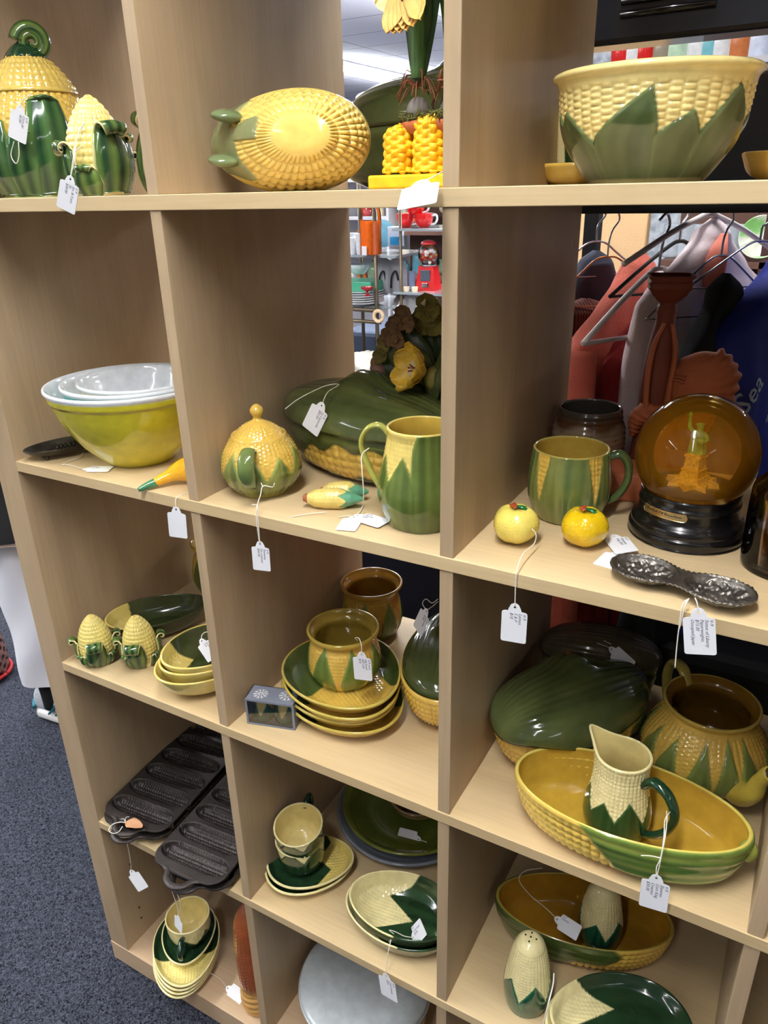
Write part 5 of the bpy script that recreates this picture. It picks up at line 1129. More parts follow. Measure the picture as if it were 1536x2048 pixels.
tag_hang('price tag hanging from the cream jug handle before the long planter', (1313, 1755), (1305, 1818), -.014, [[(1313, 1754, -.014), (1318, 1735, -.013), (1322, 1716, -.012), (1330, 1675, -.004), (1334, 1640, .02), (1333, 1622, .038)], [(1313, 1754, -.014), (1313, 1735, -.013), (1321, 1716, -.012), (1328, 1672, -.004), (1330, 1640, .02), (1340, 1624, .038)], [(1321, 1716, -.012), (1302, 1712, -.012), (1282, 1711, -.013)]], 'V-9\nShawnee\nCorn King\nCreamer\n$30.00', tsize=.0044)
tag_flat('price tag lying on the olive ringed platter', (838, 1679), (796, 1668), Z4 + .014, [[(838, 1679), (852, 1684), (868, 1692)]], None, normal=(0, -.5, 1))
tag_hang('price tag lying in the inner nested oval corn dish', (826, 1875), (856, 1842), .042, [[(826, 1875, .042), (808, 1872, .04), (792, 1864, .04), (778, 1860, .04), (788, 1868, .04)]], 'V-9\n2 corn bowls\n$30.00', normal=(0, -.7, 1), sc=.92)
tag_hang('price tag dangling from the nested oval dishes over the shelf edge', (772, 1951), (779, 1997), -.006, [[(772, 1950, -.006), (773, 1930, -.005), (777, 1900, .0), (782, 1880, .012), (778, 1884, .016)]], 'V-9\nCorn bowls\n$20', normal=(-.1, -1, .1))
tag_hang('price tag inside the dark green husk planter on the lower right shelf', (1113, 1838), (1150, 1862), .150, [[(1113, 1837, .15), (1090, 1815, .16), (1060, 1790, .17), (1038, 1760, .18), (1050, 1742, .19), (1085, 1736, .2)]], 'V-9\nPlanter', normal=(0, -.6, 1), sc=.85)
_o = on_y(1108, 1946, .03); s_ = thing('loose_cord', 'white cord hanging down right of the cream corn shaker', 'cord', tuple(_o))
surf('cord', tube_grid([tuple(on_y(u, v, y) - _o) for u, v, y in ((1108, 1946, .03), (1106, 1970, .018), (1096, 2010, -.004), (1084, 2060, -.01))], .0009, 6, 1, 40), M_CORD, s_)
tag_hang('crumpled white tag hanging from the left iron pans', (263, 1743), (284, 1774), -.008, [[(263, 1742, -.008), (260, 1715, -.008), (254, 1684, -.006)]], None, sc=.95)
tag_hang('bluish white tag hanging from the right iron pans above the cup', (357, 1834), (356, 1882), -.050, [[(357, 1833, -.05), (354, 1812, -.05), (345, 1785, -.05), (340, 1772, -.05)], [(357, 1833, -.05), (361, 1810, -.05), (354, 1786, -.05), (350, 1770, -.05)]], None, sc=.85, normal=(-.2, -1, .2))
tag_flat('price tag lying right of the plates in the lowest left cube', (455, 1976), (474, 1990), Z5, [[(455, 1976, .002), (440, 1958, .01), (420, 1946, .02), (400, 1940, .03)]], None, normal=(.2, -.5, 1), sc=.95, dz=.004)
# ================================================================== BEHIND THE BOOKCASE
# --- black rack: vented cabinet above, board and hanging rail below
t = thing('stereo_cabinet', 'black vented metal cabinet seen behind the top right cube', 'cabinet', (.70, .62, 0.0), 0)
M_BK = mat('black_enamel', srgb(26, 28, 40), .3, coat=.3)
box('cabinet_shell', (-.42, -.16, .160), (.62, -.10, .36), M_BK, t, .006)
M_VENT = mat('vent_recess', srgb(8, 8, 12), .15, coat=.5)
for cx in (-.27, -.04, .2, .44):
    for k in range(5): surf('vent_slot', tube_grid([(cx - .055, -.162, .190 + k * .014), (cx + .055, -.162, .190 + k * .014)], .0042, 8), M_VENT, t)
box('cabinet_foot', (-.40, -.15, -.012), (.60, -.10, .118), M_BLACKMAT, t, .004)
for x in (-.41, .585): Soup().box((x, -.15, .118), (x + .015, -.10, .160)).build('cabinet_post', M_BLACKMAT, t, smooth=False)
t = thing('garment_rail', 'black rack board with a steel hanging rail behind the right column', 'clothes rail', (.70, .62, ZF), 0)
box('rack_board', (-.42, -.195, -.0365 - ZF), (.62, -.02, -.0125 - ZF), M_BLACKMAT, t, .001)
surf('steel_rail', tube_grid([(-.41, .02, -.036 - ZF), (.61, .02, -.036 - ZF)], .007, 12), M_STEEL, t)
for x in (-.41, .60): box('rack_post', (x - .012, .1, 0), (x + .012, .13, -.0365 - ZF), M_BLACKMAT, t)
box('back_panel', (.0, .155, 0.3), (.6, .165, -.3 - ZF), mat('dark_panel', srgb(30, 24, 26), .7), t)
# --- garments on hangers: param surface f(s, z) so that prints can lie on the cloth
def garment(name, label, x, y, ztop, length, phi, half, thick, m, group=None, drop=.06, neck=.035, prints=(), fold=.010, lean=0.0, cat='garment', fseed=0):
    t = thing(name, label, cat, (x, y, ztop), phi)
    nz_, na = 90, 120; zz = np.linspace(0, 1, nz_)
    r = np.random.RandomState(fseed); ph = r.uniform(0, 6, 6)
    def W(z): d = z * length; return np.interp(d, [0, .012, .03, drop + .04, drop + .12, .4, length], [.004, neck * .75, neck, half * .92, half, half * 1.04, half * 1.1])
    def TT(z): d = z * length; return np.interp(d, [0, .02, .08, .2, length], [.006, .022, thick * .7, thick, thick * 1.15])
    def pt(a, z):
        w, th_ = W(z), TT(z); c, s_ = np.cos(a), np.sin(a)
        X = w * np.sign(c) * np.abs(c) ** .75; Y = th_ * np.sign(s_) * np.abs(s_) ** .8
        d = z * length; sag = drop * np.abs(X / half) ** 1.1 * np.clip(d / .1, 0, 1) * np.clip(1 - d / length, 0, 1)
        f = fold * np.clip(d / .15, 0, 1) * (np.sin(X * 70 + ph[0] + d * 4) + .6 * np.sin(X * 130 + ph[1] - d * 5) + .5 * np.sin(d * 22 + X * 25 + ph[2]))
        return np.stack([X + lean * d, Y + f * np.sign(s_) * np.abs(s_) ** .5, -d - sag * .25 + 0 * X], -1)
    a = np.linspace(0, 2 * pi, na, endpoint=False)[None]; P = pt(a, zz[:, None])
    surf('cloth_body', P[::-1], m, t)
    for (txt, sz, px_, pz_, rot_, side) in prints:
        me = text_mesh(txt, sz, bpy.data.materials['script_print'], shear=.35, extrude=.0002, offset=.0002)
        for v in me.vertices:
            cx = v.co.x * math.cos(rot_) - v.co.y * math.sin(rot_) + px_; cz = v.co.x * math.sin(rot_) + v.co.y * math.cos(rot_) + pz_
            z_ = min(max(-cz / length, .02), 1); w = W(z_); k = max(-.98, min(.98, cx / w)); aa = -math.acos(max(-1, min(1, math.copysign(abs(k) ** (1 / .75), k))))
            q = pt(np.array([aa]), np.array([z_]))[0]; v.co = Vector((q[0], q[1] - .0015 + v.co.z, q[2]))
        link('script_print', me, t)
    return t
def sleeve(t, pts, r, m, name='sleeve'): return surf(name, tube_grid(pts, r, 24, .55, 40), m, t)
def hanger(label, x, y, z, phi, m, w=.2, r=.0028, flat=1.0, drop=.075, hook=.05, bar=True):
    t = thing('clothes_hanger', label, 'hanger', (x, y, z), phi)
    surf('hanger_arms', tube_grid([(-w, 0, -drop), (-w * .5, 0, -drop * .42), (-.02, 0, -.004), (0, 0, 0), (.02, 0, -.004), (w * .5, 0, -drop * .42), (w, 0, -drop)], r, 10, flat, 60), m, t)
    surf('hook', tube_grid([(0, 0, -.002), (0, 0, .02), (.004, 0, hook * .7), (.014, 0, hook), (.004, 0, hook + .016), (-.012, 0, hook + .008)], min(r, .002), 8, 1, 30), M_STEEL, t)
    if bar: surf('trouser_bar', tube_grid([(-w, 0, -drop), (0, 0, -drop - .004), (w, 0, -drop)], r * .7, 8, 1, 20), m, t)
    return t
M_CORAL = mat('coral_cotton', srgb(214, 104, 84), .8, var=.12, vscale=12, bump=.6, bscale=420, sheen=.2)
M_RED = mat('deep_red_cotton', srgb(150, 34, 34), .85, bump=.5, bscale=400); M_PINKW = mat('pink_white_cloth', srgb(236, 220, 226), .8, bump=.3, bscale=300)
M_TERRC = mat('salmon_cloth', srgb(226, 130, 110), .8); M_BLKC = mat('black_cloth', srgb(14, 16, 20), .9); M_NAVY = mat('navy_cloth', srgb(26, 46, 150), .7, bump=.4, bscale=300)
mat('script_print', srgb(170, 190, 220), .6)
M_GREYC = mat('grey_blue_cloth', srgb(52, 58, 76), .8)
g = garment('coral_jacket', 'coral red jacket hanging behind the right column, nearest the middle divider', .392, .640, -.100, .82, 1.18, .19, .045, M_CORAL, drop=.10, fseed=1, fold=.008)
sleeve(g, [(-.165, -.02, -.13), (-.195, -.035, -.26), (-.20, -.04, -.42), (-.19, -.04, -.58)], [.035, .05, .046, .04], M_CORAL)
g = garment('red_shirt', 'deep red shirt hanging between the coral jacket and the white one', .432, .65, -.14, .60, 1.25, .17, .025, M_RED, fseed=2)
g = garment('white_jacket', 'pale pink-white jacket with salmon lining, right of the coral jacket', .492, .655, -.052, .46, 1.10, .17, .028, M_PINKW, fseed=3, fold=.006)
s_ = Soup(); s_.grid(tube_grid([(-.015, -.03, -.02), (-.03, -.034, -.045), (-.035, -.036, -.085), (-.02, -.036, -.12)], [.006, .016, .016, .004], 16, .35, 30)); s_.build('salmon_lining', M_TERRC, g)
g = garment('black_dress', 'black sleeveless dress hanging left of the blue hoodie', .530, .555, -.120, .58, 1.30, .17, .026, M_BLKC, fseed=4, drop=.13)
g = garment('blue_hoodie', 'royal blue hoodie with white script lettering, right of the black dress', .600, .640, -.088, .62, 1.12, .17, .05, M_NAVY, fseed=5, fold=.005,
            prints=(('Pan', .030, -.05, -.062, -.15, 1), ('Sea', .040, -.125, -.215, .9, 1), ('to', .022, -.06, -.13, .9, 1), ('hern', .030, -.07, -.235, -.15, 1)))
blob('hood', (-.01, -.035, -.02), (.045, .035, .035), g, (1, 1, 1), 24, m=M_NAVY)
g = garment('dark_strap_top', 'dark grey strappy top hanging at the far left of the rail', .318, .66, -.100, .30, .9, .08, .018, M_GREYC, fseed=6)
# brown striped cloth bag at far left
M_ZEB = mat('brown_striped_cloth', srgb(66, 30, 24), .8)
nt = M_ZEB.node_tree; wv = nt.nodes.new('ShaderNodeTexWave'); wv.inputs['Scale'].default_value = 60; wv.inputs['Distortion'].default_value = 6; rp = nt.nodes.new('ShaderNodeValToRGB')
rp.color_ramp.elements[0].color = (*srgb(26, 14, 16), 1); rp.color_ramp.elements[1].color = (*srgb(120, 56, 42), 1); tc_ = nt.nodes.new('ShaderNodeTexCoord')
nt.links.new(tc_.outputs['Object'], wv.inputs['Vector']); nt.links.new(wv.outputs['Fac'], rp.inputs[0]); nt.links.new(rp.outputs[0], nt.nodes['Principled BSDF'].inputs['Base Color'])
garment('striped_blouse', 'dark brown striped blouse hanging at the left end of the rail', .322, .60, -.168, .36, .9, .09, .035, M_ZEB, fseed=7, drop=.03, neck=.06)
M_IVORY = mat('ivory_plastic', srgb(214, 206, 206), .4)
hanger('white plastic hanger crossing in front of the coral jacket', .435, .575, -.118, 1.15, M_IVORY, .16, .005, .7, .09, .06)
hanger('ivory hanger holding the pale pink-white jacket', .486, .640, -.045, 1.05, M_IVORY, .17, .005, .8, .06, .02, False)
hanger('steel wire hanger with black clip at the left end of the rail', .322, .640, -.085, .9, M_STEEL, .09, .0016, 1, .05, .04)
hanger('copper coloured twisted wire hanger before the tan panel', .352, .60, -.105, .7, mat('copper_wire', srgb(190, 120, 76), .3, .9), .10, .0014, 1, .07, .055)
hanger('dark wire hanger above the black dress', .515, .60, -.100, .95, M_STEEL, .13, .0016, 1, .08, .05)
hanger('wire hanger of the blue hoodie', .560, .640, -.082, .85, M_STEEL, .12, .0016, 1, .06, .03)
hanger('black hanger between the white jacket and the hoodie', .446, .66, -.085, 1.1, M_BLACKMAT, .15, .003, 1, .07, .04)
# --- tan panel behind the clothes
t = thing('room_screen', 'tan fabric-covered screen standing behind the hanging clothes', 'panel', (.19, 1.22, ZF), -.05)
box('panel_board', (-.10, 0, 0), (.095, .03, 1.62), mat('tan_fabric', srgb(206, 172, 128), .8, bump=.3, bscale=300), t, .004)
# --- navy bin behind the lower middle
t = thing('rear_bin_block', 'dark navy fabric storage bin behind the lower middle cubes', 'bin', (.05, .70, ZF), 0)
box('bin_block_body', (-.42, -.16, 0), (.20, .2, .79), mat('navy_fabric', srgb(12, 16, 38), .9), t, .02)
t = thing('rear_bin_block', 'added black block darkening the view behind the lower right cubes', 'bin', (.80, .62, ZF), 0)  # black block added as an occluder, keeps the open cubes dark
box('bin_block_body', (-.28, -.19, 0), (.6, .05, .79), M_BLACKMAT, t, .02)

# ================================================================== SHOP BEYOND (seen through the middle column and at upper right)
M_BRONZE = mat('bronze_frame', srgb(110, 98, 80), .4, .7)
YB = 3.0
def P3(u, v, y=YB): return on_y(u, v, y)
rack = thing('etagere', 'bronze metal display rack with glass shelves, seen through the middle column', 'display rack', (-1.30, YB, ZF), 0)
for x, y in ((-.46, .0), (-.13, -.04), (.0, .0), (.30, .0), (-.46, .36), (.30, .36)): surf('rack_post', tube_grid([(x, y, 0), (x, y, 1.62)], .011 if x else .008, 8), M_BRONZE, rack)
M_SHG = mat('shelf_glass', srgb(150, 160, 166), .1, 0, .5)
sh_z = {}
for nm, v in (('top', 457), ('mid', 512), ('low', 585), ('base', 615)):
    z = P3(840, v).z; sh_z[nm] = z
for nm in ('top', 'low'): box('glass_shelf', (-.04, -.02, sh_z[nm] - ZF - .012), (.34, .38, sh_z[nm] - ZF), M_SHG, rack, .001)
for nm in ('mid', 'base'): box('glass_shelf', (-.48, -.02, sh_z[nm] - ZF - .012), (-.02, .38, sh_z[nm] - ZF), M_SHG, rack, .001)
surf('brass_rail', tube_grid([(-.5, -.05, P3(740, 617).z - ZF), (-.10, -.05, P3(740, 617).z - ZF)], .012, 8), M_BRONZE, rack)
surf('brass_rail', tube_grid([(-.5, -.05, P3(740, 640).z - ZF), (-.10, -.05, P3(740, 640).z - ZF)], .010, 8), M_BRONZE, rack)
aa = np.linspace(0, 2 * pi, 40); c0 = P3(768, 629) - Vector((-1.30, YB, ZF))
surf('ring_finial', tube_grid([(c0.x + .028 * math.cos(a), -.06, c0.z + .028 * math.sin(a)) for a in aa], .010, 10), mat('pale_wood_ring', srgb(226, 196, 160), .5), rack)
def small(name, label, cat, u, zb, prof, col, dx=0, dy=.15, group=None, m=None, inner=None, solid=False, n=40, handle_=None, hcol=None, wall=.003, sc=1.0):
    p = P3(u, 500, YB + dy - .0); t = thing(name, label, cat, (p.x + dx, YB + dy, zb), 0, group)
    vessel('body', [(r * sc, z * sc) for r, z in prof], plain_deco(arr(col), arr(inner) if inner is not None else None), t, solid=solid, n=n, mo=30, wall=wall, m=m)
    if handle_: handle([(q[0] * sc, 0, q[1] * sc) for q in handle_], .007 * sc, t, hcol if hcol is not None else col, .7, n=8, samples=16)
    return t
REDC = srgb(214, 30, 30); WHT = srgb(230, 232, 234)
cup = [(0, .002), (.02, 0), (.034, .012), (.042, .035), (.044, .06)]
hd = [(.04, .05), (.062, .054), (.068, .036), (.058, .018), (.036, .012)]
small('teacup', 'left red teacup with white handle on the upper glass shelf of the rack', 'cup', 812, sh_z['top'], cup, REDC, inner=REDC, handle_=hd, hcol=WHT, group='red teacups', dy=.12, sc=1.12)
small('teacup', 'right red teacup with white handle on the upper glass shelf of the rack', 'cup', 848, sh_z['top'], cup, REDC, inner=REDC, handle_=hd, hcol=WHT, group='red teacups', dy=.12, sc=1.12)
small('teacup', 'red teacup balanced on top of the two other red teacups', 'cup', 832, sh_z['top'] + .058, cup, REDC, inner=REDC, handle_=hd, hcol=WHT, group='red teacups', dy=.12, sc=1.12)
# gumball machine
p = P3(857, 560, YB + .12); t = thing('gumball_machine', 'small red gumball machine with clear globe on the rack', 'gumball machine', (p.x, YB + .12, sh_z['low']), .1)
M_REDP = mat('red_enamel', srgb(206, 22, 28), .25, coat=.5)
s = Soup(); frust(s, .056, .040, 0, .125); s.build('machine_base', M_REDP, t, smooth=False)
vessel('red_lid', [(0.0005, .230), (.036, .230), (.040, .234), (.036, .243), (.018, .252), (.0005, .254)][::1], plain_deco(arr(REDC)), t, solid=True, n=40, mo=24, m=M_REDP)
blob('clear_globe', (0, 0, .180), (.056, .056, .055), t, (1, 1, 1), 24, m=M_GLASS)
s = Soup(); r_ = np.random.RandomState(3)
for k in range(60):
    a, q, z = r_.uniform(0, 6.28), .042 * math.sqrt(r_.rand()), r_.uniform(.138, .20)
    c_ = [srgb(220, 60, 50), srgb(240, 236, 230), srgb(232, 160, 70)][k % 3]; hd_ = np.linspace(-pi / 2, pi / 2, 7)[:, None]; hu = np.linspace(0, 2 * pi, 9, endpoint=False)[None]
    s.grid(np.stack([q * math.cos(a) + np.cos(hd_) * np.cos(hu) * .010, q * math.sin(a) + np.cos(hd_) * np.sin(hu) * .010, z + np.sin(hd_) * .010 + 0 * hu], -1), True, c_)
s.build('gumballs', M_GLAZE, t)['kind'] = 'stuff'
box('coin_plate', (-.026, -.053, .050), (.026, -.046, .105), mat('steel_plate', srgb(96, 106, 120), .4, .6), t)
box('dispenser_door', (-.016, -.060, .018), (.016, -.051, .040), M_STEEL, t)
vessel('collar', [(0, .122), (.044, .122), (.046, .128), (.040, .134), (.0005, .134)], plain_deco(arr(WHT)), t, solid=True, n=40, mo=16, m=M_STEEL)
# juice dispenser
t = small('drink_dispenser', 'clear dispenser jar filled with orange drink, far left in the shop', 'dispenser', 742, sh_z['mid'] + .005, [(0, .0), (.052, 0), (.055, .01), (.055, .10), (.055, .165)], srgb(255, 122, 10), solid=True, dy=-.02)
vessel('clear_jar', [(.0565, .0), (.057, .10), (.057, .19), (.050, .23), (.040, .245), (.041, .26)], plain_deco(arr(WHT)), t, solid=True, n=40, mo=24, m=M_GLASS)
box('white_label', (-.014, -.072, .0), (.014, -.068, .045), M_WHITE, t)
t = small('glass_plate', 'round light blue glass plate standing beside the orange drink', 'plate', 765, sh_z['mid'], [(0, 0), (.03, 0), (.075, .012), (.080, .015)], srgb(110, 170, 190), dy=.2, sc=.9); t.location.z += .095; t.rotation_euler = (pi / 2 - .1, 0, .9)
t = thing('tissue_box', 'pale blue box with a bright blue cube before it on the rack', 'box', tuple(P3(792, 492, YB + .2)), 0); box('box_body', (-.035, -.03, 0), (.035, .03, .10), mat('pale_blue_card', srgb(206, 224, 240), .5), t); box('blue_cube', (-.005, -.06, 0.01), (.045, -.032, .05), mat('bright_blue', srgb(40, 160, 220), .4), t)
M_GRYP = mat('grey_pewter', srgb(150, 150, 158), .35, .3)
for u, lab in ((770, 'left arched grey metal tray standing upright on the rack'), (794, 'right arched grey metal tray standing upright on the rack')):
    p = P3(u, 590, YB + .1); t = thing('arched_tray', lab, 'tray', (p.x, YB + .1, P3(u, 592).z), .2, 'arched grey trays')
    s = Soup(); a = np.linspace(0, pi, 24); o_ = [(-.062, 0)] + [(-.062 * math.cos(k), .10 + .085 * math.sin(k)) for k in a] + [(.062, 0)]; n_ = len(o_)
    V = [(x, -.008, z) for x, z in o_] + [(x, .008, z) for x, z in o_]; s.add(V, [tuple(range(n_)), tuple(range(2 * n_ - 1, n_ - 1, -1))] + [(i, i + n_, (i + 1) % n_ + n_, (i + 1) % n_) for i in range(n_)]); s.build('tray_panel', M_GRYP, t, smooth=False)
    surf('tray_handle', tube_grid([(-.03, -.012, .03), (-.022, -.02, .09), (0, -.02, .12), (.012, -.014, .07)], .005, 8, 1, 20), M_BLACKMAT, t)
t = thing('picture_frame', 'small slate blue card standing between the arched tray and gumball machine', 'card', tuple(P3(819, 580, YB + .12)), 0); box('card_panel', (-.032, 0, 0), (.034, .008, .10), mat('slate_card', srgb(120, 138, 166), .6), t)
for i, u in enumerate((812, 829)): small('candle_cup', ('left', 'right')[i] + ' tiny white candle cup before the gumball machine', 'candle cup', u, sh_z['low'] , [(0, 0), (.014, 0), (.017, .02), (.015, .026), (.0005, .026)], srgb(255, 240, 210), solid=True, dy=.02, n=20, group='white candle cups')
t = small('silver_platter', 'round silver platter standing below the glass shelf of the rack', 'platter', 815, P3(815, 650).z, [(0, 0), (.05, 0), (.075, .008), (.085, .012)], srgb(200, 205, 210), m=M_STEEL, dy=.05); t.location.z += .09; t.rotation_euler = (pi / 2 - .2, 0, .3)
# left part: green tray, plates, glassware
t = thing('serving_tray', 'jade green rectangular tray stacked on white plates in the far shop', 'tray', tuple(P3(724, 580, YB + .05)), 0); box('tray_body', (-.12, -.09, 0), (.11, .09, .055), mat('jade_enamel', srgb(72, 158, 126), .35), t, .006)
for k in range(6): small('dinner_plate', f'{("lowest", "second", "third", "fourth", "fifth", "topmost")[k]} white dinner plate of the pile below the jade tray', 'plate', 722, sh_z['base'] + k * .012, [(0, 0), (.07, 0), (.11, .01), (.12, .014)], WHT, dy=.02, group='white dinner plates')
small('footed_dish', 'small red glass footed dish before the white plates', 'dish', 732, P3(732, 586).z, [(0, 0), (.02, 0), (.006, .01), (.006, .02), (.03, .034), (.034, .045)], srgb(160, 30, 36), dy=-.1)
r_ = np.random.RandomState(8)
for k in range(9):
    u = 704 + k * 5.2; small('tumbler', f'clear cut-glass tumbler number {k + 1} from the left on the far glass shelf'.replace(f'number {k + 1}', ('first', 'second', 'third', 'fourth', 'fifth', 'sixth', 'seventh', 'eighth', 'ninth')[k]), 'tumbler', u, sh_z['mid'], [(0, 0), (.016, 0), (.020, .05), (.022, .085 + .02 * (k % 2))], (srgb(225, 228, 235), srgb(196, 202, 214), srgb(240, 240, 244))[k % 3], dy=.0 + .06 * (k % 3), n=20, group='cut-glass tumblers')
small('glass_bowl', 'white glass bowl on the far left shelf behind the tumblers', 'bowl', 716, P3(716, 552).z, [(0, 0), (.03, 0), (.06, .03), (.07, .05)], srgb(226, 232, 238), dy=.1)
t = thing('shirt', 'heap of cream cloth on the floor table beyond the middle column', 'cloth', tuple(P3(740, 742, 2.8)), 0)
blob('cloth_heap', (0, 0, .03), (.16, .12, .07), t, (1, 1, 1), 40, m=mat('cream_linen', srgb(226, 220, 206), .9), disp=lambda u, v: .012 * np.sin(u * 4 + v * 6) * np.cos(v) + .006 * np.sin(u * 9 - v * 5) * np.cos(v))
t = thing('low_table', 'grey topped low table under the cream cloth, beyond the middle column', 'table', (-1.35, 2.72, ZF), 0)
zt_ = P3(740, 745, 2.8).z - ZF - .01; box('table_top', (-.5, -.3, zt_ - .03), (.5, .18, zt_), mat('pale_blue_top', srgb(150, 164, 186), .5), t)
for x in (-.46, .46):
    for y in (-.26, .14): box('table_leg', (x - .02, y - .02, 0), (x + .02, y + .02, zt_ - .03), M_BLACKMAT, t)
t = thing('chair', 'dark slate blue upholstered block chair beyond the middle column', 'chair', (-1.62, 3.9, ZF), 0)
box('chair_seat', (-.4, -.4, .0), (.6, .3, .62), mat('slate_upholstery', srgb(52, 62, 82), .9), t, .03)
# backdrop shelving with merchandise
wallu = thing('white_shelving', 'white shelving full of glassware at the back of the shop', 'shelving', (-2.55, 4.3, ZF), 0)
M_PALE = mat('pale_shelf', srgb(196, 196, 204), .6); M_BRN = mat('brown_shelf', srgb(92, 62, 50), .6)
box('back_board', (-.6, .32, 0), (.44, .34, 1.75), M_PALE, wallu)
for z in (.75, 1.0, 1.25, 1.5): box('shelf_plank', (-.6, 0, z), (.44, .33, z + .02), M_PALE, wallu)
wall2 = thing('wooden_cabinet', 'dark brown wooden cabinet behind the red teacups', 'cabinet', (-1.72, 4.3, ZF), 0)
box('cabinet_back', (-.36, .3, 0), (1.2, .34, 1.8), M_BRN, wall2)
for z in (.85, 1.15, 1.45): box('cabinet_shelf', (-.36, 0, z), (1.2, .3, z + .025), M_BRN, wall2)
cols = [srgb(235, 235, 240), srgb(200, 40, 40), srgb(90, 150, 170), srgb(230, 220, 190), srgb(120, 150, 120), srgb(214, 120, 60), srgb(240, 240, 246), srgb(150, 160, 190)]
names = ['vase', 'jar', 'goblet', 'pitcher']; cn = ['white', 'red', 'teal', 'cream', 'sage green', 'orange', 'bright white', 'lavender']
r_ = np.random.RandomState(11); k = 0
for (x0, x1, base, own) in ((-2.52, -2.16, (.77, 1.02, 1.27, 1.52), 'white shelving'), (-2.04, -1.62, (.875, 1.175, 1.475), 'brown cabinet')):
    for lv_, z in enumerate(base):
        x = x0; prev = 'at the left end'
        while x < x1:
            w = r_.uniform(.03, .06); ci = r_.randint(8); kind = r_.randint(4); h = r_.uniform(.08, .2)
            pr = [[(0, 0), (w * .6, 0), (w, h * .4), (w * .5, h * .8), (w * .6, h)], [(0, 0), (w, 0), (w, h * .7), (w * .6, h * .85), (w * .6, h)], [(0, 0), (w * .7, .002), (w * .12, .012), (w * .12, h * .5), (w * .8, h * .7), (w * .7, h)], [(0, 0), (w * .7, 0), (w, h * .35), (w * .7, h * .8), (w * .8, h)]][kind]
            t = thing(names[kind], f'{cn[ci]} {names[kind]} {prev}, {("lowest", "second", "third", "top")[lv_]} shelf, far {own}', names[kind], (x, 4.42 + r_.uniform(0, .08), ZF + z), 0, 'distant glassware and china')
            vessel('body', pr, plain_deco(arr(cols[ci])), t, n=20, mo=18); x += w * 2 + r_.uniform(.0, .03); k += 1; prev = f'right of the {cn[ci]} {names[kind]}'
# shelf seen over the mixing bowl (upper right)
t = thing('display_shelf', 'white shelf of mugs and ornaments seen over the corn mixing bowl', 'shelf', (.15, 2.4, ZF), 0)
zs = P3(1400, 122, 2.4).z; box('shelf_plank', (-.7, 0, zs - ZF - .02), (.9, .3, zs - ZF), M_PALE, t); box('shelf_back', (-.7, .3, 0), (.9, .33, 2.2), mat('patterned_paper', srgb(196, 206, 226), .7, var=.5, vscale=30), t)
for x in (-.68, .88): box('shelf_end', (x - .01, 0, 0), (x + .01, .3, 2.1), M_PALE, t)
mugp = [(0, .002), (.036, 0), (.04, .01), (.042, .05), (.042, .09)]
for i, (u, c_, nm) in enumerate(((1245, REDC, 'red'), (1268, WHT, 'white'), (1290, REDC, 'second red'), (1325, srgb(150, 140, 120), 'grey-brown'), (1352, srgb(190, 220, 190), 'pale green'), (1395, WHT, 'tall white'), (1415, srgb(120, 190, 200), 'turquoise'), (1440, WHT, 'round white'), (1478, srgb(190, 110, 60), 'copper'), (1515, srgb(210, 220, 240), 'blue-white'))):
    p = on_y(u, 120, 2.5); t = thing('mug', f'{nm} mug on the white shelf above the corn mixing bowl', 'mug', (p.x, 2.5, zs), 0, 'mugs on the upper right shelf')
    vessel('mug_body', mugp, plain_deco(arr(c_)), t, n=28, mo=20); handle([(.04, 0, .075), (.062, 0, .07), (.064, 0, .04), (.04, 0, .025)], .006, t, c_, .8, n=8, samples=14)
# cabinet with jars right behind the clothes
t = thing('dark_cabinet', 'dark brown shop cabinet behind the clothes at the right', 'cabinet', (.60, 2.0, ZF), 0)
box('cabinet_back', (-.42, .30, 0), (.7, .33, 1.62), M_BRN, t)
zj = on_y(1440, 520, 2.05).z
box('cabinet_shelf', (-.42, 0, zj - ZF - .02), (.7, .3, zj - ZF), M_BRN, t); box('cabinet_post', (-.13, 0, 0), (-.10, .02, 1.6), mat('dark_wood', srgb(62, 30, 30), .5), t)
for i, u in enumerate((1345, 1372, 1400, 1432, 1462)):
    p = on_y(u, 500, 2.12); q = thing('glass_canister', f'{("first", "second", "third", "fourth", "fifth")[i]} ribbed glass canister from the left on the cabinet behind the clothes', 'canister', (p.x, 2.12, zj), 0, 'glass canisters')
    vessel('canister_body', [(0, .002), (.03, 0), (.032, .01), (.034, .07), (.036, .10)], plain_deco(arr(srgb(170, 180, 190))), q, n=30, mo=20)
p = on_y(1517, 505, 2.02); q = thing('cabbage_plate', 'pale green leaf-patterned plate standing at the right edge beyond the hoodie', 'plate', (p.x, 2.02, zj + .07), 0, rot=(pi / 2 - .15, 0, .1))
vessel('plate_body', [(0, 0), (.03, 0), (.055, .008), (.062, .012)], lambda th, s, z, zone, P: (0 * th, mixc(np.broadcast_to(arr(srgb(226, 232, 214)), P.shape), arr(srgb(130, 190, 110)), sines(P[..., 0] * 60, P[..., 1] * 60, 3) * 1.2)), q, n=60, mo=30)
# ornament on top of something far away, above the dark green casserole
p = on_y(740, 205, 4.42); t = thing('ornament_bird', 'white ornament with turquoise top seen above the green casserole', 'ornament', (p.x, 4.42, p.z), 0); t.scale = (1.45,) * 3
box('top_plank', (-.6, 0, p.z - ZF - .025), (.44, .33, p.z - ZF), M_PALE, wallu); box('shelf_side', (-.62, 0, 0), (-.6, .33, p.z - ZF), M_PALE, wallu); box('shelf_side', (.44, 0, 0), (.46, .33, p.z - ZF), M_PALE, wallu)
blob('ornament_body', (-.02, 0, .02), (.06, .03, .022), t, srgb(236, 240, 240), 20, disp=lambda u, v: .004 * np.sin(u * 5)); blob('turquoise_top', (.035, 0, .045), (.026, .02, .022), t, srgb(90, 200, 180), 16)
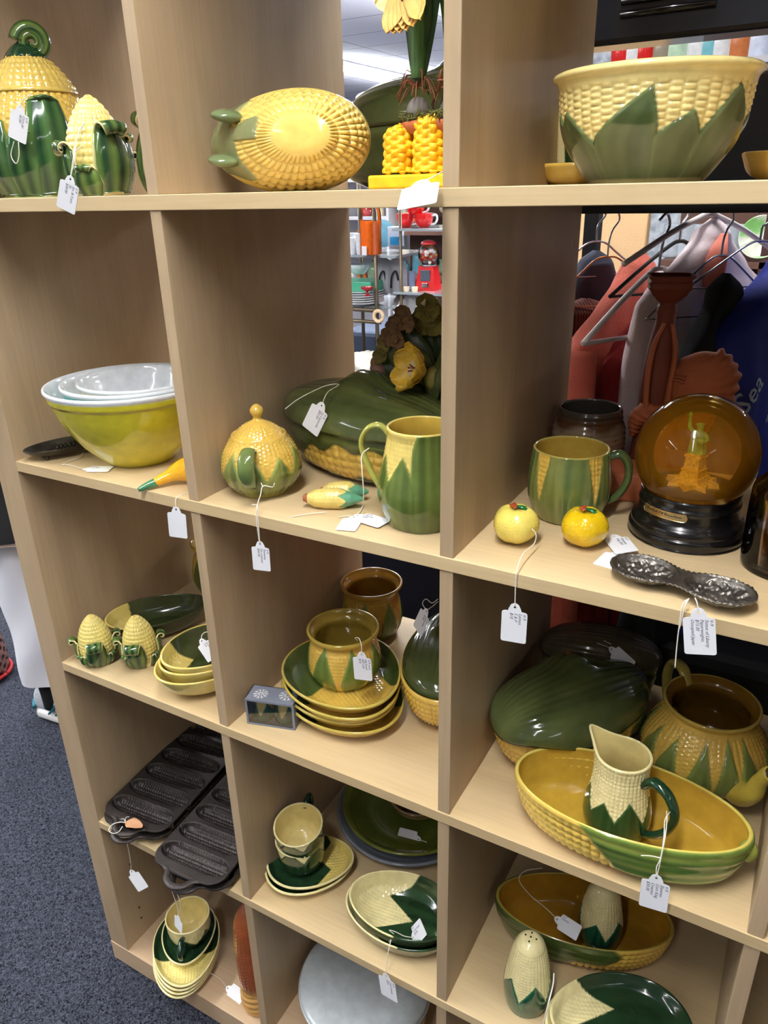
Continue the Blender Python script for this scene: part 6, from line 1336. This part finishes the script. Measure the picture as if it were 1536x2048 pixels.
# ================================================================== PERSON AT THE LEFT
px, py = -1.165, .585
per = thing('person', 'person in black coat, white wide trousers and grey-teal trainers, standing beyond the left side panel', 'person', (px, py, ZF), 1.87)
J = dict(pel=(0, 0, .90), sp=(0, .01, 1.08), ch=(0, .01, 1.28), nk=(0, .0, 1.42), hd0=(0, -.01, 1.50), hd1=(0, -.02, 1.62),
         hL=(.09, 0, .86), kL=(.10, -.02, .48), aL=(.105, .01, .09), fL=(.11, -.075, .042), hR=(-.09, 0, .86), kR=(-.10, -.03, .48), aR=(-.11, .0, .09), fR=(-.112, -.075, .042),
         sL=(.17, .01, 1.36), eL=(.22, .03, 1.08), wL=(.21, -.06, .86), sR=(-.17, .01, 1.36), eR=(-.22, .02, 1.08), wR=(-.20, -.08, .87))
RD = dict(pel=.14, sp=.12, ch=.13, nk=.055, hd0=.07, hd1=.085, hL=.085, kL=.055, aL=.032, fL=.022, hR=.085, kR=.055, aR=.032, fR=.022, sL=.055, eL=.04, wL=.026, sR=.055, eR=.04, wR=.026)
E_ = [('pel', 'sp'), ('sp', 'ch'), ('ch', 'nk'), ('nk', 'hd0'), ('hd0', 'hd1'), ('pel', 'hL'), ('hL', 'kL'), ('kL', 'aL'), ('aL', 'fL'), ('pel', 'hR'), ('hR', 'kR'), ('kR', 'aR'), ('aR', 'fR'), ('ch', 'sL'), ('sL', 'eL'), ('eL', 'wL'), ('ch', 'sR'), ('sR', 'eR'), ('eR', 'wR')]
keys = list(J); V = [J[k] for k in keys]; Rr = [RD[k] for k in keys]; Ed = [(keys.index(a), keys.index(b)) for a, b in E_]
for sd, w in ((1, 'wL'), (-1, 'wR')):
    wv_ = Vector(J[w]); V.append(tuple(wv_ + Vector((0, -.012, -.06)))); Rr.append(.028); pi_ = len(V) - 1; Ed.append((keys.index(w), pi_))
    for f_ in range(5):
        off = (f_ - 1.5) * .017; L = (.062, .07, .066, .052, .04)[f_]
        if f_ == 4: a_, b_ = wv_ + Vector((sd * -.02, -.03, -.055)), wv_ + Vector((sd * -.026, -.045, -.09))
        else: a_, b_ = wv_ + Vector((0, -.016 + off, -.10)), wv_ + Vector((sd * -.012, -.02 + off, -.10 - L * .8))
        V.append(tuple(a_)); Rr.append(.009); Ed.append((pi_, len(V) - 1)); V.append(tuple(b_)); Rr.append(.0075); Ed.append((len(V) - 2, len(V) - 1))
me = bpy.data.meshes.new('body'); me.from_pydata(V, Ed, []); bo = bpy.data.objects.new('body', me); COL.objects.link(bo)
sm_ = bo.modifiers.new('skin', 'SKIN'); sv = me.skin_vertices[0].data if me.skin_vertices else None
if sv is None:
    bm_ = __import__('bmesh').new(); bm_.from_mesh(me); bm_.verts.layers.skin.verify(); bm_.to_mesh(me); bm_.free(); sv = me.skin_vertices[0].data
for i, r in enumerate(Rr): sv[i].radius = (r, r)
sv[0].use_root = True
bo.modifiers.new('sub', 'SUBSURF').levels = 2; bpy.context.view_layer.update()
bme = bpy.data.meshes.new_from_object(bo.evaluated_get(bpy.context.evaluated_depsgraph_get())); bpy.data.objects.remove(bo)
bme.materials.clear(); bme.materials.append(mat('skin', srgb(214, 164, 138), .5)); 
for p_ in bme.polygons: p_.use_smooth = True
link('body', bme, per)
def loft(name, rings, m, n=60, wob=.0, seed=0):
    th = np.linspace(0, 2 * pi, n, endpoint=False); R_ = crom([list(r) for r in rings], 50); P = []
    for i, (cx, cy, z, a, b) in enumerate(R_): 
        w = 1 + wob * np.sin(th * 5 + z * 9 + seed) + wob * .7 * np.sin(th * 3 - z * 24 + seed); P.append(np.stack([cx + a * w * np.cos(th), cy + b * w * np.sin(th), np.full(n, z) + .004 * np.sin(th * 2 + seed) * (i == 0)], -1))
    P = np.array(P); Q = P[::-1].copy(); c = Q.mean(1, keepdims=True); Q[..., :2] = c[..., :2] + (Q[..., :2] - c[..., :2]) * .97
    return surf(name, np.concatenate([P, Q], 0), m, per)
M_WTR = mat('white_linen_trousers', srgb(226, 228, 238), .75, bump=.15, bscale=120)
for sg in (1, -1): loft('trouser_leg', [(sg * .110, .0, .165, .082, .090), (sg * .106, -.01, .3, .088, .095), (sg * .10, -.01, .5, .098, .10), (sg * .09, 0, .7, .098, .105), (sg * .075, 0, .9, .11, .13)], M_WTR, wob=.055, seed=sg)
loft('coat', [(0, .0, .65, .26, .235), (0, 0, .68, .258, .232), (0, 0, .8, .24, .20), (0, .005, 1.0, .20, .165), (0, .01, 1.2, .205, .155), (0, .01, 1.34, .20, .125), (0, .005, 1.42, .09, .08)], M_BLKC, wob=.02)
loft('coat_lining', [(0, 0, .640, .252, .227), (0, 0, .668, .253, .228)], mat('beige_lining', srgb(206, 186, 174), .8), wob=.02)
for a_, b_, c_ in (('sL', 'eL', 'wL'), ('sR', 'eR', 'wR')): surf('sleeve', tube_grid([tuple(Vector(J[a_]) * .55 + Vector((0, .01, .60))), J[a_], tuple((Vector(J[a_]) + Vector(J[b_])) / 2), J[b_], tuple(Vector(J[b_]) * .3 + Vector(J[c_]) * .7), J[c_]], [.06, .082, .066, .058, .05, .045], 20, 1, 44), M_BLKC, per)
blob('hair', (0, .02, 1.60), (.098, .105, .115), per, (1, 1, 1), 24, m=mat('dark_hair', srgb(46, 32, 26), .6)); blob('hair_back', (0, .07, 1.5), (.08, .045, .12), per, (1, 1, 1), 20, m=bpy.data.materials['dark_hair'])
blob('nose', (0, -.108, 1.555), (.011, .014, .018), per, (1, 1, 1), 10, m=bpy.data.materials['skin'])
for sg in (1, -1): blob('eye', (sg * .03, -.093, 1.575), (.011, .007, .006), per, srgb(40, 30, 28), 10); blob('ear', (sg * .088, -.01, 1.56), (.008, .018, .028), per, (1, 1, 1), 10, m=bpy.data.materials['skin'])
blob('mouth', (0, -.098, 1.515), (.022, .007, .006), per, srgb(170, 80, 76), 10)
M_SOCK = mat('black_sock', srgb(18, 20, 26), .9); M_SHOE = mat('grey_mesh_upper', srgb(186, 192, 200), .6, var=.15, vscale=90, bump=.4, bscale=600); M_TEAL = mat('teal_trim', srgb(22, 104, 120), .5); M_SOLE = mat('white_sole', srgb(232, 232, 234), .5)
for sg in (1, -1):
    ax = sg * .11
    surf('sock', tube_grid([(ax, .01, .05), (ax, .01, .1), (ax, .012, .17)], [.040, .041, .045], 20), M_SOCK, per)
    sh = thing('shoe', 'x', 'x', (0, 0, 0)); 
    for kk in ('label', 'category'): del sh[kk]
    sh.name = 'trainer'; sh.parent = per; sh.location = (ax, .0, 0); sh.rotation_euler = (0, 0, -sg * -.10)
    y = np.linspace(0, 1, 40)
    def foot(zlo, zhi, k, name, m, top=False):
        th = np.linspace(0, 2 * pi, 36, endpoint=False); P = []
        for u_ in y:
            yy = .085 - u_ * .285; w = np.interp(u_, [0, .06, .25, .55, .8, .94, 1], [.008, .030, .036, .040, .046, .034, .006]) * k; h = zhi(u_); l = zlo(u_)
            P.append(np.stack([w * np.sign(np.cos(th)) * np.abs(np.cos(th)) ** .7, np.full(36, yy), l + (h - l) * (.5 + .5 * np.sign(np.sin(th)) * np.abs(np.sin(th)) ** .6)], -1))
        return surf(name, np.array(P), m, sh)
    foot(lambda u: .000 + .012 * max(0, u - .85) / .15, lambda u: .034 + .006 * math.sin(u * 9), 1.10, 'sole', M_SOLE)
    foot(lambda u: .03, lambda u: np.interp(u, [0, .08, .25, .45, .7, .9, 1], [.085, .105, .098, .088, .066, .052, .036]), 1.0, 'upper', M_SHOE)
    for yy in (-.01, -.035): surf('teal_stripe', tube_grid([(.040 * 1.02, yy + .02, .040), (.040, yy, .062), (.030, yy - .01, .085)], .006, 8, .6, 16), M_TEAL, sh)
    for yy in (-.01, -.035): surf('teal_stripe', tube_grid([(-.040 * 1.02, yy + .02, .040), (-.040, yy, .062), (-.030, yy - .01, .085)], .006, 8, .6, 16), M_TEAL, sh)
    surf('teal_stripe', tube_grid([(.034, .07, .045), (.0, .092, .05), (-.034, .07, .045)], .006, 8, 1, 16), M_TEAL, sh)
M_BSK = mat('red_brown_weave', srgb(120, 78, 70), .85, var=.6, vscale=40)
t = thing('woven_bag', 'red and brown patterned woven bag on the carpet at the left frame edge', 'bag', (-1.545, .50, ZF), .3); t.scale = (.62, .62, .6)
vessel('bag_body', [(0, .002), (.10, 0), (.12, .02), (.13, .12), (.12, .24), (.11, .26)], lambda th, s, z, zone, P: (.003 * np.sin(th * 30) * np.sin(z * 160), mixc(np.broadcast_to(arr(srgb(150, 110, 100)), P.shape), arr(srgb(60, 26, 26)), np.sin(th * 12) * np.sin(z * 110) * 2)), t, n=150, mo=70, wall=.006)
surf('red_trim', tube_grid([(.134 * math.cos(a), .134 * math.sin(a), .028) for a in np.linspace(0, 2 * pi, 60)], .010, 8), mat('red_trim', srgb(190, 24, 34), .6), t)
surf('bag_handle', tube_grid([(-.1, 0, .25), (-.07, 0, .36), (0, 0, .40), (.07, 0, .36), (.1, 0, .25)], .009, 8, 1, 30), mat('dark_handle', srgb(30, 20, 20), .7), t)
# ================================================================== resin bouquet in the middle shelf
t = thing('flower_arrangement', 'painted resin bouquet with a yellow flower in a white ribbed pot behind the casserole', 'flowers', (.268, .262, Z2), 0)
_b = Vector((.268, .262, Z2))
def F3(u, v, y): return np.array(tuple(on_y(u, v, y) - _b))
vessel('ribbed_pot', [(0, .002), (.030, .001), (.033, 0), (.035, .004), (.040, .05), (.043, .072), (.045, .075), (.045, .080)], lambda th, s, z, zone, P: (.0016 * np.sin(th * 22) * (zone == 0) * (z < .07) * (z > .004), np.broadcast_to(arr(srgb(208, 206, 204)), P.shape)), t, wall=.003, n=220, mo=50)
DG = mat('resin_leaf', srgb(52, 66, 36), .35, var=.35, vscale=60, bump=.3, bscale=150); DG2 = mat('resin_leaf_light', srgb(84, 94, 52), .4, var=.3, vscale=60, bump=.3, bscale=150)
M_BRNF = mat('brown_resin_flower', srgb(136, 104, 70), .6, var=.35, vscale=80, bump=.4, bscale=200); M_YELF = mat('yellow_petal', srgb(226, 186, 62), .4, var=.2, vscale=70); M_WHF = mat('white_throat', srgb(224, 210, 176), .45)
M_PINKF = mat('dusty_pink_bud', srgb(150, 112, 92), .5, var=.25, vscale=60); M_LIMEF = mat('olive_yellow_petal', srgb(138, 126, 62), .5, var=.25, vscale=60)
blob('stem_cluster', (0, 0, .085), (.036, .034, .040), t, (1, 1, 1), 24, m=DG, disp=lambda u, v: .004 * np.sin(u * 9) * np.cos(v))
LV = [((845, 812, .25), (820, 770, .235), (786, 745, .225), (757, 728, .225), .020, DG), ((850, 800, .25), (822, 742, .225), (790, 700, .22), (764, 676, .225), .019, DG2), ((852, 790, .25), (826, 720, .23), (806, 670, .23), (795, 628, .24), .018, DG), ((858, 790, .25), (846, 720, .25), (842, 670, .25), (830, 628, .26), .016, DG),
      ((862, 800, .25), (868, 730, .25), (872, 680, .25), (862, 640, .26), .018, DG), ((850, 815, .24), (872, 780, .22), (880, 740, .21), (884, 700, .215), .016, DG2), ((840, 820, .23), (815, 800, .215), (790, 790, .215), (768, 770, .225), .016, DG), ((858, 815, .235), (856, 790, .215), (868, 765, .205), (882, 735, .205), .010, DG2), ((845, 815, .25), (800, 760, .26), (775, 720, .27), (752, 700, .28), .018, DG), ((855, 800, .27), (880, 730, .28), (900, 680, .28), (905, 650, .28), .02, DG)]
for a, b, c, d, w, m_ in LV: strap('leaf', [F3(*a), F3(*b), F3(*c), F3(*d)], [.006, w * 1.35, w * 1.5, w * 1.0, .001], m_, t, .35, face=(-.2, -1, .3))
# big yellow trumpet flower
c0 = F3(842, 742, .205); ax = np.array([-.55, -.72, .30]); ax /= np.linalg.norm(ax); e1 = np.cross(ax, [0, 0, 1]); e1 /= np.linalg.norm(e1); e2 = np.cross(e1, ax)
for k in range(6):
    a = k * pi / 3 + .35; dd = (math.cos(a) * e1 + math.sin(a) * e2) * .85 + ax * .55
    petal(tuple(c0 - ax * .006), dd, .044, .0185, M_YELF, curl=.22, nrm=tuple(ax))
u = np.linspace(0, 1, 20)[:, None]; v = np.linspace(0, 2 * pi, 36, endpoint=False)[None]
rr = .004 + .012 * u ** .8; P = c0 + (u * .016 - .006)[..., None] * ax + (rr * np.cos(v))[..., None] * e1 + (rr * np.sin(v))[..., None] * e2
surf('flower_throat', P, M_WHF, t)
s = Soup()
for k in range(5):
    a = k * 1.25; q = c0 + ax * .016 + (.004 * math.cos(a)) * e1 + (.004 * math.sin(a)) * e2; s.tube([tuple(c0), tuple(q)], .0006, 5); s.tube([tuple(q - e1 * .0015), tuple(q + e1 * .0015)], .0012, 6)
s.build('stamens', mat('rust_stamen', srgb(150, 82, 44), .6), t)
blob('flower_calyx', tuple(c0 - ax * .016 + np.array([.004, 0, -.006])), (.014, .014, .016), t, (1, 1, 1), 20, m=M_LIMEF)
def rosette(u, v, y, R_, m_, n=7, name='small_flower', seed=0):
    c = F3(u, v, y); r = np.random.RandomState(seed)
    for k in range(n):
        a = k * 2 * pi / n + r.rand(); petal(tuple(c), (math.cos(a), -.5, math.sin(a) + .2), R_, R_ * .42, m_, name, .25)
for i, (u_, v_, y_, R_, m_) in enumerate(((812, 628, .23, .013, M_BRNF), (795, 650, .225, .013, M_BRNF), (786, 672, .22, .014, M_BRNF), (820, 648, .225, .012, M_BRNF), (800, 680, .215, .012, M_BRNF), (772, 690, .225, .012, M_LIMEF), (765, 712, .225, .011, M_LIMEF), (865, 615, .25, .020, M_LIMEF), (850, 645, .25, .018, M_LIMEF), (884, 640, .25, .022, M_LIMEF))): rosette(u_, v_, y_, R_ * 1.25, m_, 6, 'small_flower', i)
s = Soup()
for k in range(5): s.tube([F3(850, 612, .24), F3(842 + k * 2, 606 - k * 2, .235)], .0008, 5)
s.build('stamens', M_WHF, t)
c = F3(757, 742, .225); blob('flower_bud', tuple(c), (.011, .011, .014), t, (1, 1, 1), 20, m=M_PINKF, rot=(0, -.5, 0)); blob('flower_bud', tuple(F3(751, 726, .223)), (.007, .007, .009), t, (1, 1, 1), 16, m=M_BRNF)
surf('bud_stem', tube_grid([tuple(F3(760, 752, .226)), tuple(F3(764, 768, .228)), tuple(F3(775, 760, .235))], .002, 8, 1, 16), M_PINKF, t)
